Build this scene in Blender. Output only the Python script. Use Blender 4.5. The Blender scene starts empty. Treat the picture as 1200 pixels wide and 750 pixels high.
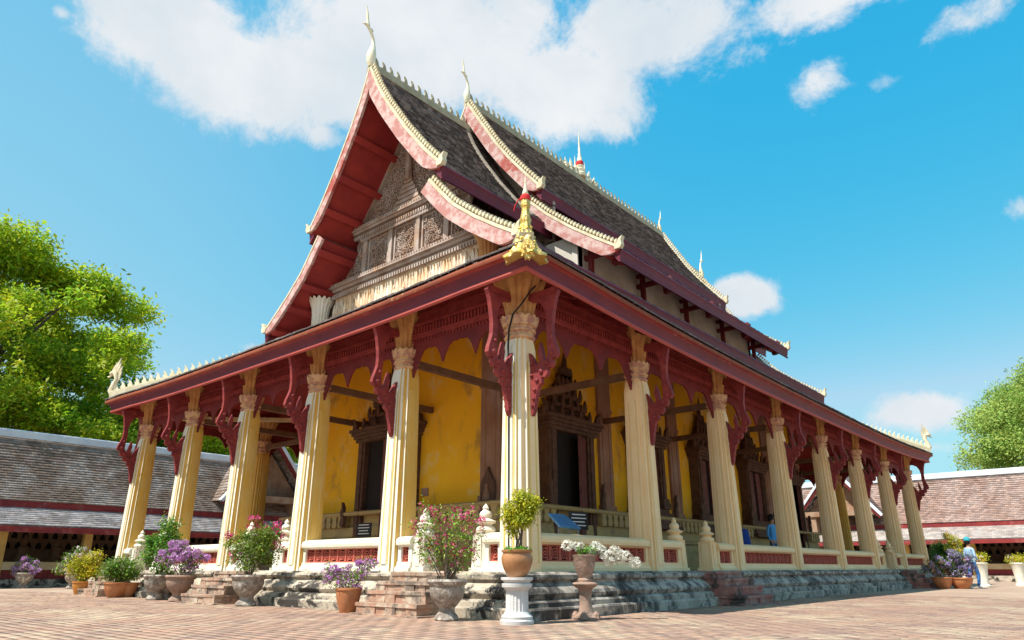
import bpy, math, random
import numpy as np
from mathutils import Vector, Matrix
random.seed(7); rng = np.random.default_rng(7)
PI = math.pi
SC = bpy.context.scene
COL = SC.collection
# ---------------------------------------------------------------- camera
cam_d = bpy.data.cameras.new('camera'); cam = bpy.data.objects.new('camera', cam_d); COL.objects.link(cam)
cam_d.sensor_width = 36; cam_d.lens = 812.24/1200*36; cam_d.clip_start = .1; cam_d.clip_end = 3000
PITCH, YAW = math.radians(19.667), math.radians(40.882)
cam.location = (7.438, -8.8, .70)
cam.rotation_euler = (PI/2+PITCH, 0, YAW)
SC.camera = cam
FW = Vector((-math.sin(YAW)*math.cos(PITCH), math.cos(YAW)*math.cos(PITCH), math.sin(PITCH)))
RT = Vector((math.cos(YAW), math.sin(YAW), 0)); UP = RT.cross(FW)
def skydir(px, py):                       # a direction in the sky
    return (FW*812.24+RT*(px-600)+UP*(375-py)).normalized()
# ---------------------------------------------------------------- light
SUNV = Vector((.17, .60, -1)).normalized()          # the way the light travels
ELEV = math.asin(-SUNV.z); AZ = math.atan2(-SUNV.x, -SUNV.y)   # clockwise from +Y
sd = bpy.data.lights.new('sun', 'SUN'); sun = bpy.data.objects.new('sun', sd); COL.objects.link(sun)
sd.energy = 4.6; sd.angle = math.radians(.5); sd.color = (1, .955, .88)
sun.rotation_euler = SUNV.to_track_quat('-Z', 'Y').to_euler(); sun.location = (0, 0, 40)
SC.view_settings.view_transform = 'Standard'; SC.view_settings.look = 'None'
SC.view_settings.exposure = .75; SC.view_settings.gamma = 1
# ---------------------------------------------------------------- sky with clouds
W = bpy.data.worlds.new('World'); SC.world = W; W.use_nodes = True
nt = W.node_tree; nt.nodes.clear()
def N(t, **k):
    n = nt.nodes.new(t)
    for a, v in k.items(): setattr(n, a, v)
    return n
def L(a, b): nt.links.new(a, b)
def mth(op, a, b=None, c=None):
    n = N('ShaderNodeMath', operation=op)
    for i, v in enumerate((a, b, c)):
        if v is None: continue
        if isinstance(v, (int, float)): n.inputs[i].default_value = v
        else: L(v, n.inputs[i])
    return n.outputs[0]
sky = N('ShaderNodeTexSky', sky_type='NISHITA', sun_disc=False, sun_elevation=ELEV, sun_rotation=AZ)
sky.altitude = 100; sky.air_density = 1.1; sky.dust_density = .6; sky.ozone_density = 2.0
tc = N('ShaderNodeTexCoord'); DIR = tc.outputs['Generated']
def dot(v):
    n = N('ShaderNodeVectorMath', operation='DOT_PRODUCT'); L(DIR, n.inputs[0]); n.inputs[1].default_value = v
    return n.outputs['Value']
blobs = [(200, 30, 120, 70, 1.2), (250, 75, 105, 75, 1.15), (380, 90, 120, 70, 1.1), (330, 120, 95, 55, .9), (500, 40, 210, 110, 1.15), (650, 105, 120, 75, 1.15), (760, 30, 150, 75, 1.05), (700, 140, 70, 40, .9), (950, 0, 160, 40, .9),
         (957, 95, 40, 34, .74), (1145, 12, 60, 30, .72), (868, 347, 50, 28, 1.1), (1078, 482, 62, 30, 1.05), (1200, 245, 36, 26, .8), (72, 14, 18, 16, .8),
         (300, 408, 30, 12, .7), (850, 134, 20, 14, .55), (1125, 462, 30, 16, .6), (1105, 525, 40, 14, .55), (380, 160, 40, 26, .8), (1030, 100, 26, 14, .4), (850, 70, 120, 45, .62)]
acc = None
for px, py, rx, ry, am in blobs:
    c = skydir(px, py); hx = Vector((0, 0, 1)).cross(c).normalized() * -1; hy = c.cross(hx)
    k = 812.24/ (FW.dot(c)**-1)                    # size of a radian there
    a = mth('MULTIPLY', dot(hx), 812.24/(rx*FW.dot(c))); b = mth('MULTIPLY', dot(hy), 812.24/(ry*FW.dot(c)))
    r2 = mth('ADD', mth('MULTIPLY', a, a), mth('MULTIPLY', b, b))
    g = mth('MULTIPLY', mth('EXPONENT', mth('MULTIPLY', r2, -.9)), am)
    g = mth('MULTIPLY', g, mth('GREATER_THAN', dot(c), 0.0))
    acc = g if acc is None else mth('MAXIMUM', acc, g)
def noise(scale, detail, rough, dist=0., vec=DIR):
    n = N('ShaderNodeTexNoise'); n.inputs['Scale'].default_value = scale; n.inputs['Detail'].default_value = detail
    n.inputs['Roughness'].default_value = rough; n.inputs['Distortion'].default_value = dist; L(vec, n.inputs['Vector'])
    return n.outputs['Fac']
n1 = noise(9.5, 14, .70, .2); n2 = noise(2.6, 5, .55); n3 = noise(4.2, 7, .6, .3)
dens = mth('ADD', acc, mth('MULTIPLY', mth('SUBTRACT', n1, .5), 1.55))
dens = mth('ADD', dens, mth('MULTIPLY', mth('SUBTRACT', n2, .5), .5))
far = N('ShaderNodeMapRange'); L(mth('ADD', n2, 0), far.inputs[0]); far.inputs[1].default_value = .45; far.inputs[2].default_value = .6; far.inputs[3].default_value = 0; far.inputs[4].default_value = .8
behind = mth('MULTIPLY', far.outputs[0], mth('LESS_THAN', dot(Vector((FW.x, FW.y, 0)).normalized()), .35))  # unseen clouds behind the camera, thickened for white fill light
dens = mth('ADD', dens, behind)
mr = N('ShaderNodeMapRange', interpolation_type='SMOOTHSTEP'); L(dens, mr.inputs[0]); mr.inputs[1].default_value = .42; mr.inputs[2].default_value = .86
cl = N('ShaderNodeMapRange'); L(n3, cl.inputs[0]); cl.inputs[1].default_value = .3; cl.inputs[2].default_value = .72
cc = N('ShaderNodeMix', data_type='RGBA'); L(cl.outputs[0], cc.inputs['Factor'])
cc.inputs['A'].default_value = (.42, .485, .54, 1); cc.inputs['B'].default_value = (.60, .61, .62, 1)
skm = N('ShaderNodeMix', data_type='RGBA', blend_type='MULTIPLY'); skm.inputs['Factor'].default_value = 1
L(sky.outputs[0], skm.inputs['A']); skm.inputs['B'].default_value = (.86, 1.36, 1.36, 1)
sp_ = N('ShaderNodeSeparateColor'); L(skm.outputs['Result'], sp_.inputs[0]); cb_ = N('ShaderNodeCombineColor')
for i_, (a_, p_, mx_) in enumerate(((6.3, 2.65, .42), (.752, .53, .80), (.85, .2, .93))):    # deeper cyan overhead, paler at the horizon
    v_ = mth('MINIMUM', mth('MULTIPLY', mth('POWER', mth('MULTIPLY', sp_.outputs[i_], .168), p_), a_), mx_)
    L(mth('MULTIPLY', v_, 1/.168), cb_.inputs[i_])
sks = N('ShaderNodeVectorMath', operation='SCALE'); L(cb_.outputs[0], sks.inputs[0]); sks.inputs['Scale'].default_value = 1.0
ccs = N('ShaderNodeVectorMath', operation='SCALE'); L(cc.outputs['Result'], ccs.inputs[0]); ccs.inputs['Scale'].default_value = 9.0
vd = skydir(60, 230); vf = mth('MULTIPLY', mth('POWER', mth('MAXIMUM', dot(vd), 0.0), 9.0), .20)      # thin veil over the left of the sky
vl = N('ShaderNodeMix', data_type='RGBA'); L(vf, vl.inputs['Factor']); L(sks.outputs[0], vl.inputs['A']); vl.inputs['B'].default_value = (4.7, 4.9, 5.0, 1)
mx = N('ShaderNodeMix', data_type='RGBA'); L(mr.outputs[0], mx.inputs['Factor']); L(vl.outputs['Result'], mx.inputs['A']); L(ccs.outputs[0], mx.inputs['B'])
bg = N('ShaderNodeBackground'); L(mx.outputs['Result'], bg.inputs['Color']); bg.inputs['Strength'].default_value = .1
wo = N('ShaderNodeOutputWorld'); L(bg.outputs[0], wo.inputs['Surface'])
# ---------------------------------------------------------------- materials
MATS = {}
def mat(name, col, col2=None, scale=3., lo=.35, hi=.65, rough=.75, bump=.15, bscale=25., stain=None, tint=False, metal=0., spec=.3, trans=0., alt=None, stretch=None):
    m = bpy.data.materials.new(name); MATS[name] = m; m.use_nodes = True
    t = m.node_tree; t.nodes.clear()
    def n(ty, **k):
        x = t.nodes.new(ty)
        for a, v in k.items(): setattr(x, a, v)
        return x
    l = t.links.new
    o = n('ShaderNodeOutputMaterial'); p = n('ShaderNodeBsdfPrincipled'); l(p.outputs[0], o.inputs[0])
    p.inputs['Roughness'].default_value = rough; p.inputs['Metallic'].default_value = metal
    p.inputs['Specular IOR Level'].default_value = spec
    g = n('ShaderNodeNewGeometry'); pos = g.outputs['Position']
    def ns(sc, vec=pos, det=6, ro=.6, di=0.):
        x = n('ShaderNodeTexNoise'); x.inputs['Scale'].default_value = sc; x.inputs['Detail'].default_value = det
        x.inputs['Roughness'].default_value = ro; x.inputs['Distortion'].default_value = di; l(vec, x.inputs['Vector']); return x.outputs['Fac']
    def ramp(fac, a, b):
        x = n('ShaderNodeMapRange', interpolation_type='SMOOTHSTEP'); l(fac, x.inputs[0]); x.inputs[1].default_value = a; x.inputs[2].default_value = b; return x.outputs[0]
    def mix(f, a, b, bt='MIX'):
        x = n('ShaderNodeMix', data_type='RGBA', blend_type=bt)
        if isinstance(f, float): x.inputs['Factor'].default_value = f
        else: l(f, x.inputs['Factor'])
        for k, v in (('A', a), ('B', b)):
            if isinstance(v, tuple): x.inputs[k].default_value = (*v, 1)
            else: l(v, x.inputs[k])
        return x.outputs['Result']
    vec = pos
    if stretch:
        mp = n('ShaderNodeMapping'); mp.inputs['Scale'].default_value = stretch; l(pos, mp.inputs['Vector']); vec = mp.outputs[0]
    c = col
    if col2: c = mix(ramp(ns(scale, vec), lo, hi), col, col2)
    if alt: c = mix(ramp(ns(alt[1], det=8, ro=.7), alt[2], alt[3]), c, alt[0])
    if stain:
        sv = pos
        if len(stain) > 4:
            mp = n('ShaderNodeMapping'); mp.inputs['Scale'].default_value = stain[4]; l(pos, mp.inputs['Vector']); sv = mp.outputs[0]
        c = mix(ramp(ns(stain[1], sv, 9, .68, .4), stain[2], stain[3]), c, stain[0])
    if tint:
        a = n('ShaderNodeAttribute', attribute_name='tint'); c = mix(1., c, a.outputs['Color'], 'MULTIPLY')
    if isinstance(c, tuple): p.inputs['Base Color'].default_value = (*c, 1)
    else: l(c, p.inputs['Base Color'])
    if trans:
        tr = n('ShaderNodeBsdfTranslucent'); 
        if isinstance(c, tuple): tr.inputs['Color'].default_value = (*c, 1)
        else: l(c, tr.inputs['Color'])
        mxs = n('ShaderNodeMixShader'); mxs.inputs[0].default_value = trans; l(p.outputs[0], mxs.inputs[1]); l(tr.outputs[0], mxs.inputs[2]); l(mxs.outputs[0], o.inputs[0])
    if bump:
        b = n('ShaderNodeBump'); b.inputs['Strength'].default_value = bump; b.inputs['Distance'].default_value = .02
        l(ns(bscale, det=5), b.inputs['Height']); l(b.outputs[0], p.inputs['Normal'])
    return m
m_cream = mat('cream_plaster', (.88, .64, .37), (.84, .58, .31), 1.4, stain=((.50, .40, .27), 3., .63, .80, (1, 1, .35)), alt=((.70, .52, .33), 9, .62, .7), bump=.25, bscale=12)
m_yelcol = mat('yellow_column_paint', (.72, .47, .14), (.70, .40, .07), 1.2, stain=((.48, .3, .1), 3., .70, .9, (1, 1, .35)), bump=.12)
m_flute = mat('ochre_flute_shade', (.64, .41, .08), (.7, .5, .18), 2.5, bump=.1)  # yellower strips: shading of the column recesses put into the colour
m_fluteR = mat('tan_flute_shade', (.76, .50, .22), (.80, .56, .28), 2.5, bump=.1)
m_litcol = mat('sunlit_column_face', (.80, .75, .64), (.74, .66, .50), 1.6, stain=((.55, .45, .30), 4., .68, .85, (1, 1, .35)), bump=.15)  # front faces whitened: sunlight put into the colour, over real stains
m_white = mat('limewash', (.80, .76, .66), (.70, .64, .5), 2.5, stain=((.36, .33, .28), 4., .64, .84), bump=.2, bscale=14)
m_yellow = mat('yellow_wall_paint', (.92, .50, .014), (.86, .43, .012), .9, .3, .7, stain=((.52, .27, .045), 1.5, .54, .70, (1, 1, .5)), alt=((.86, .56, .16), 1.1, .52, .66), bump=.35, bscale=5)
m_purple = mat('purple_cove_paint', (.145, .018, .034), (.11, .014, .03), 1.5, rough=.5, bump=.05)
m_red = mat('red_eave_paint', (.27, .032, .028), (.19, .025, .030), 2.5, rough=.6, bump=.15, stain=((.33, .09, .05), 6, .62, .72), alt=((.33, .09, .08), 2.2, .52, .68))
m_salmon = mat('salmon_bead_paint', (.40, .075, .06), (.34, .06, .055), 2, rough=.6, bump=.05)
m_lip = mat('orange_lip_paint', (.26, .06, .022), (.18, .045, .022), 3, .3, .7, stain=((.42, .28, .10), 5, .6, .7), bump=.1)
m_soffit = mat('red_soffit_boards', (.38, .042, .034), (.29, .032, .03), 1.3, rough=.65, bump=.08)
m_dkred = mat('dark_red_wood', (.19, .022, .022), (.13, .016, .018), 2, rough=.6, bump=.1)
m_brk = mat('bracket_red_paint', (.27, .04, .035), (.19, .025, .028), 5, rough=.6, bump=.35, bscale=40, alt=((.36, .12, .10), 7, .6, .72))
m_barge = mat('faded_red_board', (.46, .21, .185), (.60, .43, .39), 4.5, .40, .62, stain=((.40, .09, .07), .8, .55, .62), bump=.15)
m_crest = mat('cream_crest', (.72, .64, .46), (.58, .49, .31), 4, bump=.15, stain=((.35, .30, .22), 7, .64, .8))
m_ridge = mat('ridge_plaster', (.42, .38, .26), (.33, .29, .19), 3, bump=.2, stain=((.25, .22, .16), 6, .6, .8))
m_tile = mat('dark_roof_tile', (.13, .105, .10), (.235, .195, .18), 1.6, .4, .68, rough=.9, bump=.3, bscale=30, tint=True, alt=((.36, .33, .31), 3.4, .62, .72))
m_tileL = mat('grey_brown_tile', (.215, .15, .115), (.33, .27, .235), .9, .4, .62, rough=.9, bump=.3, tint=True, alt=((.5, .46, .42), 1.1, .6, .72))
m_tileR = mat('pink_brown_tile', (.30, .195, .16), (.36, .26, .225), .9, .4, .62, rough=.9, bump=.3, tint=True, alt=((.42, .35, .31), 1.1, .6, .75))
m_apron = mat('weathered_grey_apron', (.22, .19, .18), (.36, .32, .31), 2.2, .35, .6, rough=.95, bump=.5, bscale=12, tint=True)
m_apronR = mat('pale_grey_apron', (.30, .25, .225), (.38, .33, .30), 1.6, .35, .65, rough=.95, bump=.5, bscale=12, tint=True)
m_ridgew = mat('white_ridge_cap', (.74, .76, .78), (.60, .63, .68), 1.5, bump=.15)
m_wood = mat('aged_carved_wood', (.33, .225, .17), (.46, .38, .33), 1.6, .38, .62, rough=.85, bump=.6, bscale=55, stain=((.52, .33, .19), 1.8, .55, .7), tint=True)
m_woodf = mat('sunlit_frieze_wood', (.62, .43, .26), (.70, .60, .47), 2.2, .4, .6, rough=.85, bump=.6, bscale=55, stain=((.42, .2, .1), 2.5, .58, .7), tint=True)  # frieze wood lightened: warm sunlight put into its colour
m_woodrelief = mat('carved_relief_wood', (.27, .2, .165), (.42, .35, .30), 4, .35, .65, rough=.85, bump=.5, bscale=60)
m_dkwood = mat('dark_carved_wood', (.085, .04, .025), (.15, .075, .045), 6, .3, .7, rough=.7, bump=.7, bscale=45, stain=((.30, .15, .06), 9, .62, .75))
m_leafd = mat('door_leaf_paint', (.13, .035, .028), (.20, .07, .055), 4, .35, .7, rough=.6, bump=.4, bscale=30, stain=((.34, .22, .16), 7, .66, .76))
m_pilas = mat('brown_pilaster_paint', (.34, .185, .115), (.25, .12, .07), 1.3, .35, .7, rough=.7, bump=.2, stain=((.34, .30, .32), 1.1, .52, .8, (1, 1, .5)))
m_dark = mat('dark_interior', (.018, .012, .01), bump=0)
m_capital = mat('tan_capital_paint', (.56, .30, .11), (.44, .21, .075), 5, bump=.3, bscale=35, stain=((.33, .15, .12), 6, .6, .75))
m_collar = mat('stained_collar_paint', (.66, .41, .22), (.42, .20, .14), 7, .4, .62, bump=.3)
m_capdark = mat('brown_capital_paint', (.36, .2, .1), (.27, .14, .08), 5, bump=.3)
m_gold = mat('gilded_plaster', (.60, .37, .06), (.74, .55, .20), 9, .35, .65, rough=.38, bump=.9, bscale=30, metal=.55, spec=.5)
m_ivory = mat('ivory_finial', (.74, .66, .42), (.80, .75, .58), 4, rough=.5, bump=.2, stain=((.50, .36, .13), 5, .55, .7))
m_redring = mat('red_ribbon', (.55, .02, .02), bump=0)
m_pod = mat('mouldy_podium_plaster', (.36, .30, .225), (.50, .43, .335), 1.8, .35, .6, rough=.9, bump=.9, bscale=9,
            stain=((.05, .043, .036), 1.9, .49, .57, (1, 1, 1.3)), alt=((.23, .20, .165), 5.5, .5, .62))
m_podR = mat('shaded_podium_plaster', (.34, .29, .24), (.48, .42, .35), 1.2, .35, .65, rough=.9, bump=.9, bscale=9,
            stain=((.06, .053, .048), 1.7, .48, .62, (1, 1, .6)), alt=((.14, .125, .11), 4.2, .46, .60))  # greyer copy of the podium plaster: shade put into colour, with heavier stains
m_step = mat('worn_brick_step', (.38, .21, .14), (.42, .31, .23), 3, .35, .65, rough=.9, bump=.8, bscale=14, stain=((.16, .12, .095), 2.8, .48, .60), alt=((.46, .38, .29), 3.5, .5, .62))
m_stepR = mat('red_brick_step', (.30, .12, .10), (.36, .22, .18), 3, .35, .65, rough=.9, bump=.8, bscale=14, stain=((.06, .055, .05), 2.6, .5, .62))
m_floor = mat('gallery_floor', (.56, .40, .29), (.48, .36, .28), 2, bump=.2)
m_latt = mat('red_lattice_brick', (.46, .11, .075), (.38, .085, .06), 5, bump=.3, stain=((.58, .3, .2), 9, .62, .75))
m_lattback = mat('lattice_backing', (.16, .04, .03), bump=.1)
m_plinth = mat('ochre_plinth_plaster', (.50, .35, .14), (.40, .29, .14), 2, bump=.3, stain=((.16, .11, .07), 3, .56, .72))
m_clere = mat('white_clerestory_wall', (.66, .63, .56), (.5, .46, .39), 1.3, bump=.2, stain=((.32, .28, .22), 1.5, .6, .8, (1, 1, .4)))
m_beam = mat('old_timber_beam', (.12, .06, .035), (.17, .09, .05), 4, bump=.3)
m_cable = mat('black_cable', (.015, .015, .018), bump=0)
m_terra = mat('terracotta_pot', (.42, .15, .06), (.50, .21, .09), 6, rough=.6, bump=.2, stain=((.30, .2, .14), 8, .6, .75))
m_glaze = mat('glazed_brown_pot', (.30, .13, .05), (.42, .2, .085), 5, rough=.3, spec=.5, bump=.1)
m_orange = mat('glazed_orange_pot', (.55, .22, .035), (.46, .17, .03), 5, rough=.25, spec=.5, bump=.05)
m_stone = mat('mottled_stone_urn', (.36, .30, .25), (.20, .16, .13), 9, rough=.9, bump=.9, bscale=25, stain=((.55, .50, .42), 7, .52, .62))
m_urnb = mat('brown_stone_urn', (.36, .23, .17), (.25, .17, .13), 7, rough=.9, bump=.7, bscale=25, stain=((.46, .40, .35), 6, .58, .7))
m_pedw = mat('grey_plaster_pedestal', (.60, .58, .56), (.50, .48, .46), 4, rough=.8, bump=.3, stain=((.33, .31, .29), 5, .62, .78))
m_soil = mat('potting_soil', (.06, .04, .03), bump=.5)
m_whitepot = mat('white_pot', (.78, .74, .64), (.7, .64, .5), 4, bump=.1)
m_bark = mat('bark', (.17, .12, .085), (.11, .08, .06), 6, bump=.8, bscale=20)
m_leafT = mat('almond_tree_leaf', (.46, .56, .03), (.28, .46, .03), .5, .3, .7, rough=.5, bump=0, tint=True, trans=.5)
m_leafR = mat('feathery_tree_leaf', (.36, .48, .14), (.27, .41, .10), .5, .3, .7, rough=.6, bump=0, tint=True, trans=.4)
m_leafP = mat('shrub_leaf', (.18, .32, .05), (.13, .26, .04), 5, rough=.5, bump=0, tint=True, trans=.3)
m_leafY = mat('yellow_green_leaf', (.52, .50, .03), (.38, .43, .035), 5, rough=.5, bump=0, tint=True, trans=.3)
m_petal = mat('petal', (1, 1, 1), rough=.6, bump=0, tint=True, trans=.3)
m_grass = mat('rim_grass', (.16, .36, .03), (.12, .3, .03), 5, bump=0, trans=.3)
m_paver = mat('clay_paver', (.40, .25, .175), (.335, .21, .155), .9, .3, .7, rough=.9, bump=.35, bscale=18, tint=True, alt=((.45, .34, .235), .6, .46, .58), stain=((.29, .185, .145), 1.2, .48, .60))
m_post = mat('ochre_cloister_post', (.62, .42, .14), (.52, .34, .10), 2, bump=.2)
m_rail = mat('cream_cloister_rail', (.60, .47, .28), (.52, .38, .2), 2, bump=.2)
m_niche = mat('brown_niche_wall', (.27, .15, .09), (.36, .24, .16), 2.5, bump=.3)
m_blueb = mat('blue_information_panel', (.10, .26, .45), (.13, .30, .5), 6, rough=.35, bump=0)
m_black = mat('black_sign_paint', (.02, .02, .022), rough=.4, bump=0)
m_wtext = mat('white_lettering', (.7, .7, .7), bump=0)
m_signr = mat('red_sign_paint', (.5, .03, .04), bump=0)
m_grey = mat('grey_metal', (.25, .25, .26), rough=.4, metal=.6, bump=0)
m_skin = mat('skin', (.42, .24, .15), bump=0)
m_shirt = mat('light_blue_shirt', (.38, .55, .74), (.3, .46, .68), 12, bump=.2)
m_jeans = mat('blue_jeans', (.035, .12, .33), (.05, .16, .4), 12, bump=.2)
m_scarf = mat('teal_cap', (.03, .30, .36), bump=.1)
m_bag = mat('reddish_bag', (.42, .13, .09), bump=.1)
m_hair = mat('black_hair', (.012, .01, .01), bump=0)
m_cloth = mat('bright_blue_cloth', (.03, .09, .42), bump=.1)
m_shirt2 = mat('sky_blue_shirt', (.08, .33, .66), bump=.15)
m_shoe = mat('white_shoe', (.7, .7, .7), bump=0)
# ground gets a brick pattern of its own for the far part
def ground_mat():
    m = bpy.data.materials.new('clay_brick_paving'); m.use_nodes = True; t = m.node_tree; p = t.nodes['Principled BSDF']
    g = t.nodes.new('ShaderNodeNewGeometry'); br = t.nodes.new('ShaderNodeTexBrick')
    br.inputs['Scale'].default_value = 1; br.inputs['Brick Width'].default_value = .30; br.inputs['Row Height'].default_value = .15; br.inputs['Mortar Size'].default_value = .008
    br.inputs['Color1'].default_value = (.40, .265, .18, 1); br.inputs['Color2'].default_value = (.33, .22, .155, 1); br.inputs['Mortar'].default_value = (.25, .18, .135, 1)
    no = t.nodes.new('ShaderNodeTexNoise'); no.inputs['Scale'].default_value = .5; no.inputs['Detail'].default_value = 8
    mxx = t.nodes.new('ShaderNodeMix'); mxx.data_type = 'RGBA'; mr_ = t.nodes.new('ShaderNodeMapRange'); mr_.inputs[1].default_value = .45; mr_.inputs[2].default_value = .7; mr_.inputs[4].default_value = .8
    t.links.new(g.outputs['Position'], br.inputs['Vector']); t.links.new(g.outputs['Position'], no.inputs['Vector'])
    t.links.new(no.outputs['Fac'], mr_.inputs[0]); t.links.new(mr_.outputs[0], mxx.inputs['Factor']); t.links.new(br.outputs['Color'], mxx.inputs['A']); mxx.inputs['B'].default_value = (.44, .335, .24, 1)
    t.links.new(mxx.outputs['Result'], p.inputs['Base Color']); p.inputs['Roughness'].default_value = .85
    return m
m_ground = ground_mat()
# ---------------------------------------------------------------- mesh builder
class MB:
    def __init__(s): s.v = []; s.f = []; s.m = []; s.t = []
    def add(s, vs, fs, mi=0, tint=None):
        b = len(s.v); s.v += [tuple(x) for x in vs]
        for f in fs: s.f.append([b+i for i in f]); s.m.append(mi); s.t.append(tint or (1, 1, 1))
    def box(s, x0, x1, y0, y1, z0, z1, mi=0, tint=None):
        vs = [(x, y, z) for z in (z0, z1) for y in (y0, y1) for x in (x0, x1)]
        s.add(vs, [(0, 2, 3, 1), (4, 5, 7, 6), (0, 1, 5, 4), (2, 6, 7, 3), (0, 4, 6, 2), (1, 3, 7, 5)], mi, tint)
    def bar(s, a, b, w, h, mi=0, up=(0, 0, 1), tint=None):
        a = Vector(a); b = Vector(b); d = (b-a).normalized(); u = Vector(up)
        r = d.cross(u).normalized(); u = r.cross(d)
        vs = [p+r*(i*w/2)+u*(j*h/2) for p in (a, b) for i, j in ((-1, -1), (1, -1), (1, 1), (-1, 1))]
        s.add(vs, [(0, 1, 2, 3), (7, 6, 5, 4), (0, 4, 5, 1), (1, 5, 6, 2), (2, 6, 7, 3), (3, 7, 4, 0)], mi, tint)
    def tube(s, pts, rad, n=8, mi=0, tint=None, flat=1.):
        pts = [Vector(p) for p in pts]; rings = []
        for i, p in enumerate(pts):
            d = (pts[min(i+1, len(pts)-1)]-pts[max(i-1, 0)]).normalized()
            a = Vector((1, 0, 0)) if abs(d.x) < .9 else Vector((0, 1, 0))
            u = d.cross(a).normalized(); w = d.cross(u)
            r = rad[i] if isinstance(rad, (list, tuple)) else rad
            rings.append([p+(u*math.cos(2*PI*k/n)*flat+w*math.sin(2*PI*k/n))*r for k in range(n)])
        vs = [q for r in rings for q in r]; fs = []
        for i in range(len(rings)-1):
            for k in range(n): fs.append((i*n+k, i*n+(k+1) % n, (i+1)*n+(k+1) % n, (i+1)*n+k))
        fs += [tuple(range(n))[::-1], tuple((len(rings)-1)*n+k for k in range(n))]
        s.add(vs, fs, mi, tint)
    def lathe(s, prof, n=20, c=(0, 0, 0), mi=0, rf=None, sq=False, cap=True):
        vs = []; fs = []; m = len(prof)
        for j, (r, z) in enumerate(prof):
            for k in range(n):
                a = 2*PI*(k+.5)/n; rr = r
                if sq: rr = r/max(abs(math.cos(a)), abs(math.sin(a)))
                zz = z
                if rf: rr, zz = rf(rr, zz, a, j)
                vs.append((c[0]+rr*math.cos(a), c[1]+rr*math.sin(a), c[2]+zz))
        for j in range(m-1):
            for k in range(n): fs.append((j*n+k, j*n+(k+1) % n, (j+1)*n+(k+1) % n, (j+1)*n+k))
        if cap: fs += [tuple(range(n))[::-1], tuple((m-1)*n+k for k in range(n))]
        s.add(vs, fs, mi)
    def prism(s, poly, o, eu, ev, en, th, mi=0, tint=None):        # outline in (u,v), thickness along en, centred on o
        o = Vector(o); eu = Vector(eu); ev = Vector(ev); en = Vector(en); n = len(poly)
        vs = [o+eu*u+ev*v+en*k for k in (-th/2, th/2) for u, v in poly]
        fs = [tuple(range(n))[::-1], tuple(n+i for i in range(n))]+[(i, (i+1) % n, n+(i+1) % n, n+i) for i in range(n)]
        s.add(vs, fs, mi, tint)
    def sweep(s, path, outs, prof, mi=0, closed=False, mis=None):           # profile (out, z) along a path
        n = len(prof); vs = []
        for p, o in zip(path, outs):
            for (q, z) in prof: vs.append((p[0]+o[0]*q, p[1]+o[1]*q, p[2]+z))
        m = len(path); b = len(s.v); s.v += vs
        for i in range(m if closed else m-1):
            j = (i+1) % m
            for k in range(n-1):
                s.f.append([b+i*n+k, b+j*n+k, b+j*n+k+1, b+i*n+k+1]); s.m.append(mis[k] if mis else mi); s.t.append((1, 1, 1))
        if not closed:
            s.f.append([b+k for k in range(n)][::-1]); s.m.append(mi); s.t.append((1, 1, 1))
            s.f.append([b+(m-1)*n+k for k in range(n)]); s.m.append(mi); s.t.append((1, 1, 1))
    def mesh(s, name, mats, smooth=False):
        me = bpy.data.meshes.new(name); me.from_pydata(s.v, [], s.f)
        if not isinstance(mats, (list, tuple)): mats = [mats]
        for x in mats: me.materials.append(x)
        if any(s.m): me.polygons.foreach_set('material_index', s.m)
        if any(t != (1, 1, 1) for t in s.t) or any('tint' in (nn.attribute_name if nn.type == 'ATTRIBUTE' else '') for x in mats for nn in x.node_tree.nodes):
            at = me.color_attributes.new('tint', 'FLOAT_COLOR', 'CORNER')
            cnt = np.array([len(f) for f in s.f]); tt = np.repeat(np.c_[np.array(s.t, float), np.ones(len(s.t))], cnt, axis=0)
            at.data.foreach_set('color', tt.ravel())
        if smooth: me.polygons.foreach_set('use_smooth', [True]*len(me.polygons)); 
        me.update()
        return me
def obj(name, mb, mats, parent=None, loc=(0, 0, 0), rz=0., smooth=False, angle=None, label=None, kind=None):
    me = mb.mesh(name, mats, smooth) if isinstance(mb, MB) else mb
    if smooth and angle: me.set_sharp_from_angle(angle=math.radians(angle))
    o = bpy.data.objects.new(name, me); COL.objects.link(o); o.parent = parent; o.location = loc; o.rotation_euler.z = rz
    if label: o['label'] = label
    if kind: o['kind'] = kind
    return o
def thing(name, label, cat, loc=(0, 0, 0), rz=0., group=None):
    o = bpy.data.objects.new(name, None); COL.objects.link(o); o.location = loc; o.rotation_euler.z = rz; o.empty_display_size = .3
    o['label'] = label; o['category'] = cat
    if group: o['group'] = group
    return o
def clone(o, parent, loc, rz):
    c = o.copy(); COL.objects.link(c); c.parent = parent; c.location = loc; c.rotation_euler.z = rz
    for ch in o.children:
        d = ch.copy(); COL.objects.link(d); d.parent = c
    return c
def arr_mesh(name, verts, quads, tints, m):                  # big quad soups
    me = bpy.data.meshes.new(name); nq = len(quads)
    me.vertices.add(len(verts)); me.vertices.foreach_set('co', np.asarray(verts, np.float32).ravel())
    me.loops.add(nq*4); me.loops.foreach_set('vertex_index', np.asarray(quads, np.int32).ravel())
    me.polygons.add(nq); me.polygons.foreach_set('loop_start', np.arange(0, nq*4, 4, dtype=np.int32))
    me.update(calc_edges=True)
    at = me.color_attributes.new('tint', 'FLOAT_COLOR', 'CORNER')
    at.data.foreach_set('color', np.repeat(np.c_[tints, np.ones(nq)], 4, axis=0).astype(np.float32).ravel())
    me.materials.append(m); me.validate(); return me
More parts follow.
